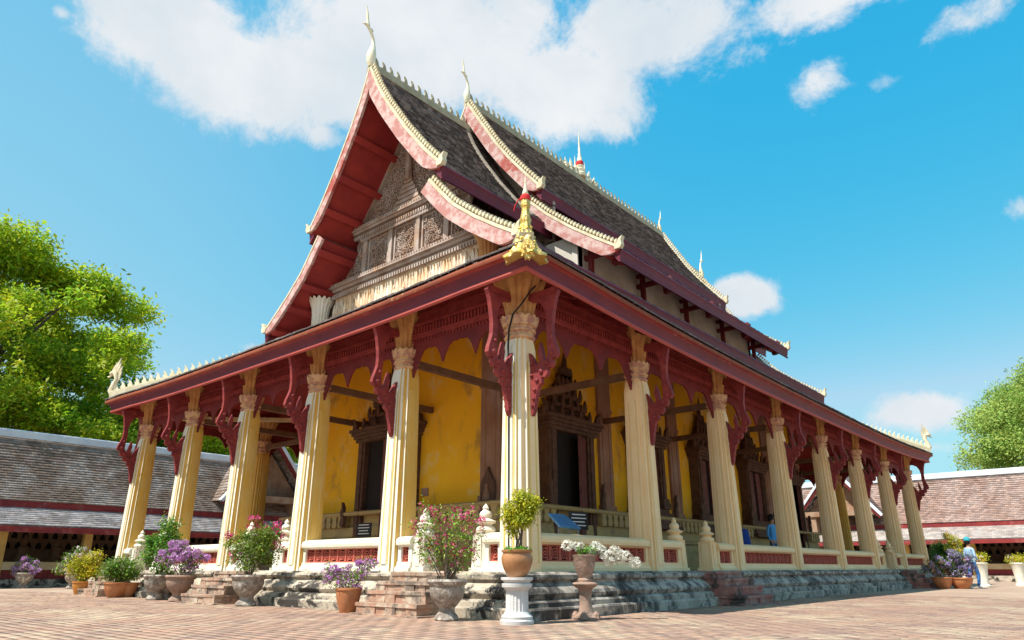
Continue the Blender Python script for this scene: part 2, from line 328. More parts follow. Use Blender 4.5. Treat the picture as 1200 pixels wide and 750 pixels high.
def tile_rows(rows, wid, lift=.03, var=.25, m=None, name='roof_tile', over=.03):
    """rows: list of (A,B) lines from eave to ridge; tiles between consecutive lines, each its own little slab"""
    V = []; Q = []; T = []; b = 0
    for i in range(len(rows)-1):
        A0, B0 = map(np.array, rows[i]); A1, B1 = map(np.array, rows[i+1])
        ln = np.linalg.norm(B0-A0); k = max(1, int(round(ln/wid)))
        nrm = np.cross(B0-A0, A1-A0); nrm = nrm/np.linalg.norm(nrm)
        if nrm[2] < 0: nrm = -nrm
        edge = (np.arange(k+1)+(.5 if i % 2 else 0))/k
        edge = np.clip(edge, 0, 1)
        lo = A0+(B0-A0)*edge[:, None]; hi = A1+(B1-A1)*edge[:, None]; up = hi-lo
        for j in range(k):
            if edge[j+1]-edge[j] < 1e-6: continue
            j1, j2 = rng.uniform(.65, 1.35, 2)*lift; sh = rng.uniform(-.012, .012); g = .006/ max(ln/k, .01)
            l0 = lo[j]+(lo[j+1]-lo[j])*g*.5; l1 = lo[j+1]-(lo[j+1]-lo[j])*g*.5; h0 = hi[j]+(hi[j+1]-hi[j])*g*.5; h1 = hi[j+1]-(hi[j+1]-hi[j])*g*.5
            a = l0+nrm*j1-up[j]*sh; c = l1+nrm*j2-up[j]*sh; d = h1+nrm*.004+up[j]*.08; e = h0+nrm*.004+up[j]*.08
            a0 = a-nrm*(j1+.004); c0 = c-nrm*(j2+.004)
            V += [a, c, d, e, a0, c0]; Q += [(b, b+1, b+2, b+3), (b+4, b+5, b+1, b)]
            tv = rng.uniform(1-var, 1+var); w = rng.uniform(-.05, .05); t = (tv*(1+w), tv, tv*(1-w)); T += [t, (tv*.8, tv*.8, tv*.8)]; b += 6
    return arr_mesh(name, V, Q, np.array(T), m)
# ================================================================ GROUND
g = MB(); g.add([(-900, -900, 0), (900, -900, 0), (900, 900, 0), (-900, 900, 0)], [(0, 1, 2, 3)])
ground = obj('ground', g, m_ground); ground['kind'] = 'structure'
# near paving as real bricks
V = []; Q = []; T = []; b = 0
rw, bl = .155, .31
for x_lo, x_hi, y_lo, y_hi in ((-18.85, 8.43, -7.615, -.95), (.99, 8.43, -.95, 13.0)):
  for r_ in range(int(round((y_hi-y_lo)/rw))):
    y0 = y_lo+r_*rw
    xs = x_lo+(bl/2 if r_ % 2 else 0)
    for c_ in range(int((x_hi-x_lo)/bl)):
        x0 = xs+c_*bl; h = .006+rng.uniform(0, .004); g_ = .004
        X0, X1, Y0, Y1 = x0+g_, x0+bl-g_, y0+g_, y0+rw-g_
        V += [(X0, Y0, h), (X1, Y0, h), (X1, Y1, h), (X0, Y1, h), (X0, Y0, .002), (X1, Y0, .002), (X1, Y1, .002), (X0, Y1, .002)]
        Q += [(b, b+1, b+2, b+3), (b+4, b+5, b+1, b), (b+5, b+6, b+2, b+1), (b+6, b+7, b+3, b+2), (b+7, b+4, b, b+3)]
        tv = rng.uniform(.93, 1.06)*(.84 if rng.uniform() < .03 else 1); w = rng.uniform(-.035, .025); T += [(tv*(1-w*.3), tv*(1+w*.6), tv*(1+w))]*5; b += 8
pv = obj('paving_brick', arr_mesh('paving_brick', V, Q, np.array(T), m_paver), None, ground, kind='stuff')
# ================================================================ TEMPLE
TX, TY = -7.5, 13.5
LX, LY, PY_ = 15.0, 27.04, 3.863
temple = thing('temple_hall', 'large temple hall with tiered dark tiled roofs, red eaves and a gallery of yellow columns', 'temple', (TX, TY, 0))
OFF = (-TX, -TY, 0)
def tp(name, mb, mats, **k):                      # a part of the temple, its mesh in world coordinates
    return obj(name, mb, mats, temple, OFF, **k)
def tsub(name, mb, mats, par, **k):
    return obj(name, mb, mats, par, (0, 0, 0), **k)
def rect_path(ox, x0=-LX, x1=0, y0=0, y1=LY, z=0):
    P = [(x1, y0, z), (x1, y1, z), (x0, y1, z), (x0, y0, z)]; O = [(1, -1), (1, 1), (-1, 1), (-1, -1)]
    return P, O
# ---- podium: moulded, one length per side; the shade side's plaster carries shade and stains in its colour
pprof = [(.90, 0), (.90, .13), (.88, .155), (.80, .16), (.80, .225), (.765, .25), (.70, .265), (.73, .30), (.745, .34), (.72, .385), (.655, .43), (.60, .465), (.575, .50), (.58, .515), (.63, .53), (.645, .56), (.64, .60), (.62, .612), (.50, .617), (.47, .64), (.2, .641)]
def podside(ax, a, b, m, n):
    mb = MB(); P = []; O = []
    for i in range(n+1):
        t = i/n
        P.append((a[0]+(b[0]-a[0])*t, a[1]+(b[1]-a[1])*t, 0))
        O.append(ax if 0 < t < 1 else ((ax[0] or (1 if P[-1][0] > -7 else -1)), (ax[1] or (-1 if P[-1][1] < 13 else 1))))
    mb.sweep(P, O, pprof)
    # ragged wear
    pr = np.random.default_rng(int(abs(a[0]*7+a[1]*3))+5)
    for k, v in enumerate(mb.v):
        if .1 < v[2] < .62:
            w = .012*math.sin(v[0]*7.1+v[2]*9)+.012*math.sin(v[1]*6.3+v[2]*11)+pr.uniform(-.008, .008)
            mb.v[k] = (v[0]+ax[0]*w, v[1]+ax[1]*w, v[2]+w*.3)
    return tp('podium_side', mb, m, smooth=True, angle=22)
podside((0, -1), (-LX, 0), (0, 0), m_pod, 60); podside((1, 0), (0, 0), (0, LY), m_podR, 90)
podside((0, 1), (0, LY), (-LX, LY), m_podR, 20); podside((-1, 0), (-LX, LY), (-LX, 0), m_pod, 30)
mb = MB(); mb.box(-LX-.3, .3, -.3, LY+.3, .05, .636); tp('gallery_floor', mb, m_floor)
# ---- steps
def steps(cx, cy, rz, m, w=1.42):
    fl = MB(); fl.box(-w/2-.10, w/2+.10, -1.5, -.35, .0, .03)
    s0 = obj('stairway', fl, m, temple, (cx-TX, cy-TY, 0), rz)
    for k, (out, z) in enumerate([(1.42, .19), (1.24, .36), (1.06, .50), (.80, .632)]):
        st = MB(); z0 = [.004, .19, .36, .50][k]
        nb = 6
        for q_ in range(nb):
            xa = -w/2+q_*w/nb; st.box(xa+.004, xa+w/nb-.004, -out+random.uniform(-.015, .01), -.3, z0, z-.05)
        st.box(-w/2-.02+.03*k, w/2+.02-.03*k, -out-.02, -.3, z-.05, z)
        for i in range(len(st.v)):
            x, y, zz = st.v[i]; st.v[i] = (x+random.uniform(-.006, .006), y+random.uniform(-.006, .006), zz+(random.uniform(-.006, .0) if zz > z0+.01 else 0))
        obj('step', st, m, s0)
for cx in (-1.5, -7.5, -13.5): steps(cx, 0, 0, m_step)
for cy in (5.67, 21.4): steps(0, cy, PI/2, m_stepR)
# ---- columns
def shaft_mb(h=3.80):
    mb = MB(); L_ = [(0, .295), (.05, .288), (h-.42, .238), (h-.22, .234), (h-.12, .222), (h-.05, .208), (h, .20)]
    rings = []
    for z, w in L_:
        q = [(.52, 1), (.52, .86), (.80, .86), (.80, .52), (1, .52)]
        pl = [(x*w, -y*w) for x, y in q]; pl += [(x*w, y*w) for x, y in q[::-1]]
        pl += [(-x*w, y*w) for x, y in q]; pl += [(-x*w, -y*w) for x, y in q[::-1]]
        rings.append([(x, y, z) for x, y in pl])
    n = len(rings[0])
    for i in range(len(rings)-1):
        for k in range(n):
            (x0_, y0_, _), (x1_, y1_, _) = rings[i][k], rings[i][(k+1) % n]
            front = abs(y0_-y1_) < 1e-6 and y0_ < 0
            long_ = max(abs(x0_-x1_), abs(y0_-y1_)) > .2
            mi = 0 if front else (2 if long_ or abs(x0_-x1_) < 1e-6 and abs(y0_-y1_) > .07 else 1)
            if abs(y0_-y1_) > 1e-6 and not long_ and y0_ < 0 and abs(y0_-y1_) < .06: mi = 1
            mb.add([rings[i][k], rings[i][(k+1) % n], rings[i+1][(k+1) % n], rings[i+1][k]], [(0, 1, 2, 3)], mi)
    # recess shading painted as yellower strips beside a raised middle strip, on each face
    for a in range(4):
        R = Matrix.Rotation(a*PI/2, 3, 'Z'); zz = ((.12, .286), (h-.45, .2385))
        A = [R @ Vector((sx*w*.22, -w-(.016 if o_ else -.004), z)) for z, w in zz for sx, o_ in ((-1, 1), (1, 1))]+[R @ Vector((sx*w*.26, -w+.004, z)) for z, w in zz for sx in (-1, 1)]
        mb.add(A, [(0, 1, 3, 2), (0, 4, 5, 1), (1, 5, 7, 3), (3, 7, 6, 2), (2, 6, 4, 0)], 0 if a == 0 else 2)
        for sx in (-1, 1):
            G = [R @ Vector((sx*w*u, -w-.003, z)) for z, w in zz for u in (.27, .40)]
            mb.add(G, [(0, 1, 3, 2)], 1)
    return mb
def ribs(n, amp, tip=0, last=None):
    def f(r, z, a, j):
        c = abs(math.cos(a*n/2))
        r2 = r*(1-amp+amp*2*c)
        return r2, z+(tip*(c-.5) if last is not None and j >= last else 0)
    return f
def collar_mb():
    mb = MB()
    p = [(.168, -.02), (.19, .0), (.195, .03), (.175, .06), (.172, .10), (.20, .115), (.205, .145), (.178, .165), (.178, .205), (.212, .225), (.222, .265), (.215, .30)]
    mb.lathe(p, 32, sq=False); mb.lathe([(.205, .22), (.222, .29), (.232, .345), (.238, .375), (.21, .37), (.19, .30)], 64, rf=ribs(16, .04, .05, 3), cap=False)
    return mb
def lotus_mb():
    mb = MB()
    p = [(.140, 0), (.150, .12), (.168, .28), (.20, .44), (.245, .58), (.285, .70), (.31, .79), (.28, .75), (.2, .6)]
    mb.lathe(p, 72, rf=ribs(14, .11, .10, 5)); return mb
SHz = .64; CZ = SHz+3.80
sh_me = {}
def make_column(mS, mF, mC, mL, corner=False):
    s = obj('column', shaft_mb(), [m_litcol if mL is not m_cream or corner else mS, mF, mL], temple)
    c = obj('column_collar', collar_mb(), m_collar, s, (0, 0, 3.80), smooth=True, angle=45); l = obj('lotus_capital', lotus_mb(), mC, s, (0, 0, 4.16), smooth=True, angle=50)
    c.scale = (1.26, 1.26, 1) if not corner else (1.4, 1.4, 1); l.scale = (1.38, 1.38, 1) if not corner else (1.55, 1.55, 1)
    return s
colF = make_column(m_cream, m_flute, m_capital, m_yelcol); colR = make_column(m_cream, m_fluteR, m_capital, m_cream); colC = make_column(m_cream, m_flute, m_capital, m_cream, True)
colP = []
for i in range(6): colP.append((-3.0*i, 0, 'F', 0))
for j in range(1, 8): colP.append((0, PY_*j, 'R', PI/2))
for i in range(1, 6): colP.append((-3.0*i, LY, 'B', PI))
for j in range(1, 7): colP.append((-LX, PY_*j, 'L', -PI/2))
used = set()
for x, y, sd_, rz in colP:
    proto = colC if (x, y) == (0, 0) else (colR if sd_ in 'R' else colF)
    loc = (x-TX, y-TY, SHz)
    if id(proto) not in used: used.add(id(proto)); proto.location = loc; proto.rotation_euler.z = rz
    else: clone(proto, temple, loc, rz)
# ---- eave brackets (carved naga struts)
BP = [(.26, 4.56), (.84, 4.60), (.88, 4.50), (.84, 4.42), (.80, 4.30), (.765, 4.12), (.74, 3.92), (.745, 3.74), (.79, 3.60), (.83, 3.50), (.85, 3.40), (.80, 3.33), (.725, 3.34), (.745, 3.25), (.70, 3.18),
      (.62, 3.19), (.635, 3.10), (.57, 3.03), (.50, 3.05), (.50, 2.95), (.43, 2.90), (.40, 2.80), (.36, 2.66), (.335, 2.50), (.29, 2.42), (.255, 2.50), (.262, 2.68), (.235, 2.82), (.27, 2.95), (.23, 3.08), (.275, 3.20),
      (.26, 3.36), (.23, 3.52), (.31, 3.42), (.37, 3.30), (.42, 3.26), (.46, 3.34), (.43, 3.48), (.47, 3.66), (.52, 3.50), (.545, 3.34), (.60, 3.32), (.64, 3.42), (.635, 3.60), (.62, 3.80), (.63, 4.02), (.60, 4.20), (.52, 4.34), (.38, 4.42), (.26, 4.44)]
def bracket_mb():
    mb = MB(); mb.prism(BP, (0, 0, 0), (0, -1, 0), (0, 0, 1), (1, 0, 0), .085)
    # raised carving on both faces: rolled scrolls and scales along the body
    for (u, z, r) in [(.72, 3.42, .06), (.62, 3.27, .055), (.50, 3.14, .05), (.41, 3.0, .045), (.36, 2.85, .04), (.33, 2.70, .032), (.31, 2.58, .026), (.69, 3.62, .04), (.32, 3.3, .04), (.30, 3.1, .035)]:
        for sx in (-1, 1):
            mb.tube([(sx*.035, -u, z), (sx*.07, -u, z), (sx*.082, -u, z)], [r, r*.75, r*.3], 8)
    mb.box(-.06, .06, -.84, -.2, 4.47, 4.58)
    return mb
bme = bracket_mb().mesh('eave_bracket', m_brk)
for x, y, sd_, rz in colP+[(0, 0, 'R', PI/2), (-LX, 0, 'L', -PI/2), (0, LY, 'B', PI)]:
    obj('eave_bracket', bme, None, temple, (x-TX, y-TY, .64), rz)
# ---- valances between columns
def valance(L_):
    n = 60; h = L_/2-.2; top = []; bot = []
    for i in range(n+1):
        t = i/n; x = -h+2*h*t
        z = 4.78
        ph = t*3                                              # three arches, two pendants
        f = ph-math.floor(ph) if t < 1 else 1
        z -= .20*(abs(2*f-1))**3.0
        d = min(abs(t-1/3), abs(t-2/3)); z -= max(0, .16-d*2.6)
        e = min(t, 1-t); z -= max(0, .42-e*3.4)
        z += .016*abs(math.sin(ph*PI*5))
        bot.append((x, z))
    mb = MB(); mb.prism([(h, 5.0), (-h, 5.0)]+bot, (0, 0, 0), (1, 0, 0), (0, 0, 1), (0, 1, 0), .05)
    mo = MB(); mo.box(-h, h, -.07, .07, 5.0, 5.07); mo.box(-h, h, -.10, .10, 5.07, 5.10); mo.box(-h, h, -.05, .05, 5.10, 5.26); mo.box(-h, h, -.12, .12, 5.26, 5.31); mo.box(-h, h, -.06, .06, 5.31, 5.74); mo.box(-h, h, -.10, .10, 5.48, 5.53)
    de = MB(); k = int(2*h/.085)
    for i in range(k):
        x = -h+(i+.5)*2*h/k
        de.box(x-.024, x+.024, -.088, .088, 5.115, 5.245); de.box(x-.02, x+.02, -.05, .05, 4.94, 4.99)
    return mb.mesh('valance', m_dkred), mo.mesh('valance_moulding', m_brk), de.mesh('dentil_row', m_brk)
vF, vR = valance(3.0), valance(PY_)
def put_val(v, x, y, rz):
    o = obj('valance', v[0], None, temple, (x-TX, y-TY, 0), rz)
    obj('valance_moulding', v[1], None, o); obj('dentil_row', v[2], None, o)['kind'] = 'stuff'
for i in range(5): put_val(vF, -3*i-1.5, 0, 0); put_val(vF, -3*i-1.5, LY, PI)
for j in range(7): put_val(vR, 0, PY_*(j+.5), PI/2); put_val(vR, -LX, PY_*(j+.5), -PI/2)
# ---- parapets with ceramic lattice
def lattice_block():
    mb = MB(); s = .118
    for a in range(2):
        for c_ in (-s, s):
            if a: mb.box(c_-.014, c_+.014, -.03, .03, -.125, .125)
            else: mb.box(-s, s, -.03, .03, c_-.014, c_+.014)
    n = 10
    for r in (.085, .04):
        ri = r-.018
        for k in range(n):
            a0, a1 = 2*PI*k/n, 2*PI*(k+1)/n
            q = [(r*math.cos(a0), r*math.sin(a0)), (r*math.cos(a1), r*math.sin(a1)), (ri*math.cos(a1), ri*math.sin(a1)), (ri*math.cos(a0), ri*math.sin(a0))]
            mb.add([(x, -.026, z) for x, z in q]+[(x, .02, z) for x, z in q], [(0, 1, 2, 3), (0, 4, 5, 1), (2, 6, 7, 3)])
    for a in range(4):
        c_, s_ = math.cos(a*PI/2+PI/4), math.sin(a*PI/2+PI/4); mb.bar((c_*.08, 0, s_*.08), (c_*.155, 0, s_*.155), .04, .02, up=(0, 1, 0))
    return mb.mesh('lattice_brick', m_latt)
lb = lattice_block()
def parapet(x, y, rz, L_, a, b, m):               # along local x from a to b
    mb = MB(); P = [(a, 0, .64), (b, 0, .64)]; O = [(0, -1), (0, -1)]
    half = [(.235, 0), (.235, .05), (.21, .075), (.19, .10), (.19, .155)]
    capp = [(.17, .415), (.19, .43), (.225, .45), (.232, .50), (.215, .55), (.16, .585), (.06, .60)]
    mb.sweep(P, O, [(q, z) for q, z in half]+[(-q, z) for q, z in half[::-1]])
    mb.sweep(P, O, [(q, z) for q, z in capp]+[(-q, z) for q, z in capp[::-1]]+[(.17, .415)])
    for e in (a, b-.09): mb.box(e, e+.09, -.17, .17, .79, 1.06)
    o = obj('parapet', mb, m, temple, (x-TX, y-TY, 0), rz)
    bk = MB(); bk.box(a+.09, b-.09, -.06, .06, .785, 1.06); obj('lattice_backing', bk, m_lattback, o)
    n = max(1, round((b-a-.18)/.262)); st = (b-a-.18)/n
    for k in range(n):
        q = obj('lattice_brick', lb, None, o, (a+.09+st*(k+.5), -.095, .925)); q.scale = (st/.262, 1, 1.02)
def newel():
    mb = MB(); w = .16
    mb.box(-w-.03, w+.03, -w-.03, w+.03, 0, .07); mb.lathe([(w, .07), (w-.015, .60), (w+.0, .62)], 4, sq=True)
    mb.box(-.06, .06, -w-.012, w+.012, .1, .56); mb.box(-w-.012, w+.012, -.06, .06, .1, .56)
    mb.lathe([(.155, .62), (.17, .66), (.15, .70), (.10, .73), (.11, .75), (.165, .775), (.175, .80), (.12, .825), (.085, .85), (.10, .87), (.105, .91), (.085, .95), (.05, .975), (.045, .99), (.055, 1.01), (.035, 1.05), (.0, 1.09)], 20)
    return mb
nwW = newel().mesh('newel_post', m_white); nwC = newel().mesh('newel_post', m_cream)
for me_ in (nwW, nwC): me_.polygons.foreach_set('use_smooth', [True]*len(me_.polygons)); me_.set_sharp_from_angle(angle=.7)
op_w = .76
def bay(x, y, rz, L_, opening, m, nw):
    h = L_/2
    if not opening: parapet(x, y, rz, L_, -h+.24, h-.24, m)
    else:
        parapet(x, y, rz, L_, -h+.24, -op_w-.12, m); parapet(x, y, rz, L_, op_w+.12, h-.24, m)
        for s_ in (-1, 1):
            dx, dy = math.cos(rz)*s_*(op_w-.02), math.sin(rz)*s_*(op_w-.02)
            obj('newel_post', nw, None, temple, (x+dx-TX, y+dy-TY, .63), rz)
for i in range(5): bay(-3*i-1.5, 0, 0, 3.0, i in (0, 2, 4), m_white, nwW); bay(-3*i-1.5, LY, PI, 3.0, i == 2, m_cream, nwC)  # sunlit sides get whiter parapets and newels, light put into the colour
for j in range(7): bay(0, PY_*(j+.5), PI/2, PY_, j in (1, 5), m_cream, nwC); bay(-LX, PY_*(j+.5), -PI/2, PY_, j in (1, 5), m_white, nwW)
# ---- cella
CX0, CX1, CY0, CY1 = -11.5, -3.5, 3.5, 23.3
mb = MB(); mb.box(CX0, CX1, CY0, CY1, .63, 7.2); cella = tp('cella_wall', mb, m_yellow)
mb = MB(); mb.sweep(*rect_path(0, CX0, CX1, CY0, CY1), [(.62, .637), (.62, .80), (.56, .84), (.56, 1.05), (.50, 1.10), (.44, 1.14), (.44, 1.34), (.5, 1.38), (.5, 1.44), (.38, 1.47), (.36, 1.72), (.0, 1.725)], closed=True)
plinth = tp('cella_plinth', mb, m_plinth)
# carved lotus blocks on the plinth: individual pieces, with a coping above
bkw = MB(); bkw.sweep(*rect_path(0, CX0, CX1, CY0, CY1), [(.22, 1.70), (.22, 2.05)], closed=True); tsub('plinth_band', bkw, m_plinth, plinth)
cop = MB(); cop.sweep(*rect_path(0, CX0, CX1, CY0, CY1), [(.50, 2.02), (.53, 2.05), (.53, 2.10), (.48, 2.13), (.02, 2.135), (.02, 2.02), (.50, 2.02)], closed=True); tsub('plinth_coping', cop, m_plinth, plinth)
pb = MB(); pb.prism([(-.07, 0), (.07, 0), (.11, .10), (.07, .2), (.11, .30), (-.11, .30), (-.07, .2), (-.11, .10)], (0, -.02, 0), (1, 0, 0), (0, 0, 1), (0, 1, 0), .30); pbm = pb.mesh('plinth_baluster', m_plinth)
def pblock(x, y, rz): obj('plinth_baluster', pbm, None, plinth, (x, y, 1.722), rz)
xq = CX0-.2
while xq < CX1+.35:
    if abs(xq+7.5) > 1.35: pblock(xq, CY0-.32, 0)
    xq += .27
yq = CY0-.05
DOORS_R = [5.85, 9.8, 13.75, 17.7, 21.5]
while yq < CY1+.3:
    if all(abs(yq-d) > 1.0 for d in DOORS_R): pblock(CX1+.32, yq, PI/2)
    yq += .27
# pilasters
def pil(x, y, rz, w=.62, z1=7.0):
    mb = MB(); mb.box(-w/2, w/2, -.09, .03, 2.14, z1); mb.box(-w/2-.05, w/2+.05, -.12, .03, 2.14, 2.30); mb.box(-w/2-.04, w/2+.04, -.11, .03, 4.9, 5.0)
    mb.box(-w/2+.12, -w/2+.17, -.105, .03, 2.3, 4.9); mb.box(w/2-.17, w/2-.12, -.105, .03, 2.3, 4.9)
    return obj('wall_pilaster', mb, m_pilas, temple, (x-TX, y-TY, 0), rz)
for x in (-3.83, -11.17): pil(x, CY0, 0)
for y in (3.82, 7.8, 11.8, 15.75, 19.6, 23.0): pil(CX1, y, PI/2)
for y in (3.82, 11.8, 19.6, 23.0): pil(CX0, y, -PI/2)
# painted shrine niche at the foot of the front pilaster
mb = MB(); mb.prism([(-.22, 2.16), (.22, 2.16), (.22, 2.5), (.19, 2.62), (.12, 2.72), (.06, 2.8), (0, 2.95), (-.06, 2.8), (-.12, 2.72), (-.19, 2.62), (-.22, 2.5)], (-3.83, CY0-.13, 0), (1, 0, 0), (0, 0, 1), (0, 1, 0), .08); ni = tp('shrine_niche', mb, m_dkwood)
mb = MB(); mb.lathe([(.09, 0), (.1, .1), (.06, .2), (.045, .28), (.05, .34), (.0, .42)], 12, (-3.83, CY0-.19, 2.17)); tsub('niche_figure', mb, m_pilas, ni)
# ---- doors and windows with carved crowns
def flame_crown(w, h):
    pts = []; n = 9
    for i in range(n+1):
        t = i/n; x = -w*(1-t); z = h*(t**1.25)
        pts.append((x, z)); 
        if i < n: pts.append((x+w/n*.15, z+h/n*1.25))
    pts.append((0, h+.28)); r = [(-x, z) for x, z in pts[:-1]][::-1]
    return [(-w, -.02)]+pts+r+[(w, -.02)]
def doorway(x, y, rz, w, z0, z1, crown_h, door, name):
    e = MB()
    e.box(-w-.30, -w, -.34, .03, z0, z1); e.box(w, w+.30, -.34, .03, z0, z1)
    for s_ in (-1, 1):
        e.box(s_*(w+.15)-.20, s_*(w+.15)+.20, -.42, .03, z0, z0+.18); e.box(s_*(w+.15)-.18, s_*(w+.15)+.18, -.40, .03, z0+.18, z0+.30)
        e.box(s_*(w+.15)-.07, s_*(w+.15)+.07, -.38, -.3, z0+.3, z1)
    for k in range(4): e.box(-w-.36-.05*k, w+.36+.05*k, -.40-.05*k, .03, z1+k*.09, z1+k*.09+.085)
    o = obj(name, e, m_dkwood, temple, (x-TX, y-TY, 0), rz)
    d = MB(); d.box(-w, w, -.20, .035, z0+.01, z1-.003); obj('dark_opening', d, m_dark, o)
    for s_ in ((1,) if door else (-1, 1)):
        l = MB(); 
        if door: l.bar((s_*w, -.24, (z0+z1)/2), (s_*(w-.62), -.50, (z0+z1)/2), z1-z0-.12, .06, up=(0, -1, 0))
        else: l.box(s_*w-(.42 if s_ > 0 else 0), s_*w+(.42 if s_ < 0 else 0), -.26, -.21, z0+.03, z1-.03)
        obj('door_leaf' if door else 'window_shutter', l, m_leafd, o)
    c = MB(); zc = z1+.36
    c.prism([(p_[0], p_[1]) for p_ in flame_crown(w+.38, crown_h)], (0, -.12, zc), (1, 0, 0), (0, 0, 1), (0, 1, 0), .16)
    for k in range(5):
        ww = (w+.2)*(1-k/5.5); hh = crown_h*k/5
        c.box(-ww, ww, -.36+.04*k, .0, zc+hh, zc+hh+.10)
        for q in range(-2, 3): c.prism([(-.07, 0), (.07, 0), (.05, .14), (0, .24), (-.05, .14)], (q*ww/2.1, -.33+.04*k, zc+hh+.10), (1, 0, 0), (0, 0, 1), (0, 1, 0), .05)
    c.tube([(0, -.12, zc+crown_h), (0, -.14, zc+crown_h+.4), (0, -.16, zc+crown_h+.75)], [.09, .05, .01], 8)
    for s_ in (-1, 1):
        c.prism([(0, 0), (.16, .0), (.24, .12), (.20, .28), (.28, .42), (.14, .34), (.06, .2)], (s_*(w+.32), -.36, z1+.3), (s_, 0, 0), (0, 0, 1), (0, 1, 0), .09)
    obj('carved_crown', c, m_dkwood, o)
    if not door:
        s2 = MB()
        for k in range(5): s2.box(-w-.36-.06*k, w+.36+.06*k, -.36-.07*k, .03, z0-.12*(k+1), z0-.12*k-.004)
        obj('stepped_sill', s2, m_dkwood, o)
    return o
doorway(-7.5, CY0, 0, .82, .70, 4.0, 1.5, True, 'carved_doorway')
for k, y in enumerate(DOORS_R):
    if k in (0, 4): doorway(CX1, y, PI/2, .68, .70, 4.0, 1.4, True, 'carved_doorway')
    else: doorway(CX1, y, PI/2, .55, 2.35, 4.15, 1.15, False, 'carved_window')
for y in (5.85, 13.75, 21.5): doorway(CX0, y, -PI/2, .55, 2.35, 4.15, 1.15, False, 'carved_window')
# flame carvings beside the openings' feet
fl = [(0, 0), (.12, 0), (.16, .12), (.10, .24), (.17, .38), (.10, .5), (.12, .66), (.03, .52), (.04, .36), (-.02, .22)]
for x in (-8.8, -6.2): mb = MB(); mb.prism(fl, (x, CY0-.5, 1.73), (1 if x > -7.5 else -1, 0, 0), (0, 0, 1), (0, 1, 0), .1); tp('flame_carving', mb, m_dkwood)
for y in DOORS_R:
    for s_ in (-1, 1): mb = MB(); mb.prism(fl, (CX1+.46, y+s_*1.05, 2.13), (0, s_, 0), (0, 0, 1), (1, 0, 0), .1); tp('flame_carving', mb, m_dkwood)
mb = MB(); mb.box(-6.26, -6.02, CY0-.03, CY0+.01, 2.42, 2.62); tp('wall_plate', mb, m_pilas)
# ---- tie beams from columns to cella, and the gallery ceiling
tb = MB(); tb.bar((0, -.12, 0), (0, 3.6, 0), .11, .15); tbm = tb.mesh('tie_beam', m_beam)
for x, y, sd_, rz in colP:
    if sd_ == 'F' and -12.5 < x < -2: obj('tie_beam', tbm, None, temple, (x-TX, y-TY, 4.62), 0)
    if sd_ == 'R' and 3 < y < 24: obj('tie_beam', tbm, None, temple, (x-TX, y-TY, 4.62), PI/2)
    if sd_ == 'L': obj('tie_beam', tbm, None, temple, (x-TX, y-TY, 4.62), -PI/2)
for a, b_ in (((0, 0), (-3.5, 3.5)), ((-15, 0), (-11.5, 3.5))):
    mb = MB(); mb.bar((a[0], a[1], 5.08), (b_[0], b_[1], 5.08), .10, .12); tp('tie_beam', mb, m_rail)
# ---- skirt roof over the gallery
EZ = dict(F=(5.13, .12), S=(4.97, .26))
def eave_z(side, t):
    a, b_ = EZ['F' if side == 'F' else 'S']; q = abs(2*t-1)
    return a+b_*(q**3.2)
E0 = .86
path = []; outs = []
def add_side(side, p0, p1, out, n):
    for i in range(n):
        t = i/n
        x, y = p0[0]+(p1[0]-p0[0])*t, p0[1]+(p1[1]-p0[1])*t
        path.append((x, y, eave_z(side, t) if i else 5.25))
        outs.append(out if i else None)
add_side('F', (-LX, 0), (0, 0), (0, -1), 26); add_side('S', (0, 0), (0, LY), (1, 0), 40); add_side('S', (0, LY), (-LX, LY), (0, 1), 20); add_side('S', (-LX, LY), (-LX, 0), (-1, 0), 30)
ci = [0, 26, 66, 86]; cd = [(-1, -1), (1, -1), (1, 1), (-1, 1)]
for k, d in zip(ci, cd): outs[k] = d
fprof = [(.80, .24), (.84, .03), (.86, -.02), (.895, -.03), (.92, .0), (.915, .04), (.895, .055), (.90, .10), (.93, .17), (.98, .23), (1.02, .255), (1.055, .26), (1.065, .285), (1.065, .325), (1.04, .36), (.95, .41)]
fm = [0, 1, 1, 1, 1, 1, 3, 3, 3, 0, 0, 2, 2, 2, 2]
mb = MB(); mb.sweep(path, outs, fprof, closed=True, mis=fm)
skirt = tp('gallery_roof', MB(), m_red) if False else None
mbs = MB(); sr = []
for p_, o_ in zip(path, outs):
    m_ = min([3.56]+[abs(v) for v in ((p_[0]+LX, p_[0]) if o_[0] == 0 else (p_[1], p_[1]-LY) if o_[1] == 0 else ())])
    sr.append([(p_[0]+o_[0]*q, p_[1]+o_[1]*q, p_[2]+z) for q, z in ((.84, .03), (.80, .24), (0, .66), (-m_, .66+.47*m_))])
for i in range(len(sr)):
    A_, B_ = sr[i], sr[(i+1) % len(sr)]
    for k in range(3): mbs.add([A_[k], B_[k], B_[k+1], A_[k+1]], [(0, 1, 2, 3)])
skirt = tp('gallery_roof', mbs, m_soffit); tsub('eave_fascia', mb, [m_red, m_salmon, m_lip, m_purple], skirt, smooth=True, angle=40)
RS = MB(); n_r = 22
def skirt_line(side, k, p0, p1, out, t0, t1, nn=10):
    pass
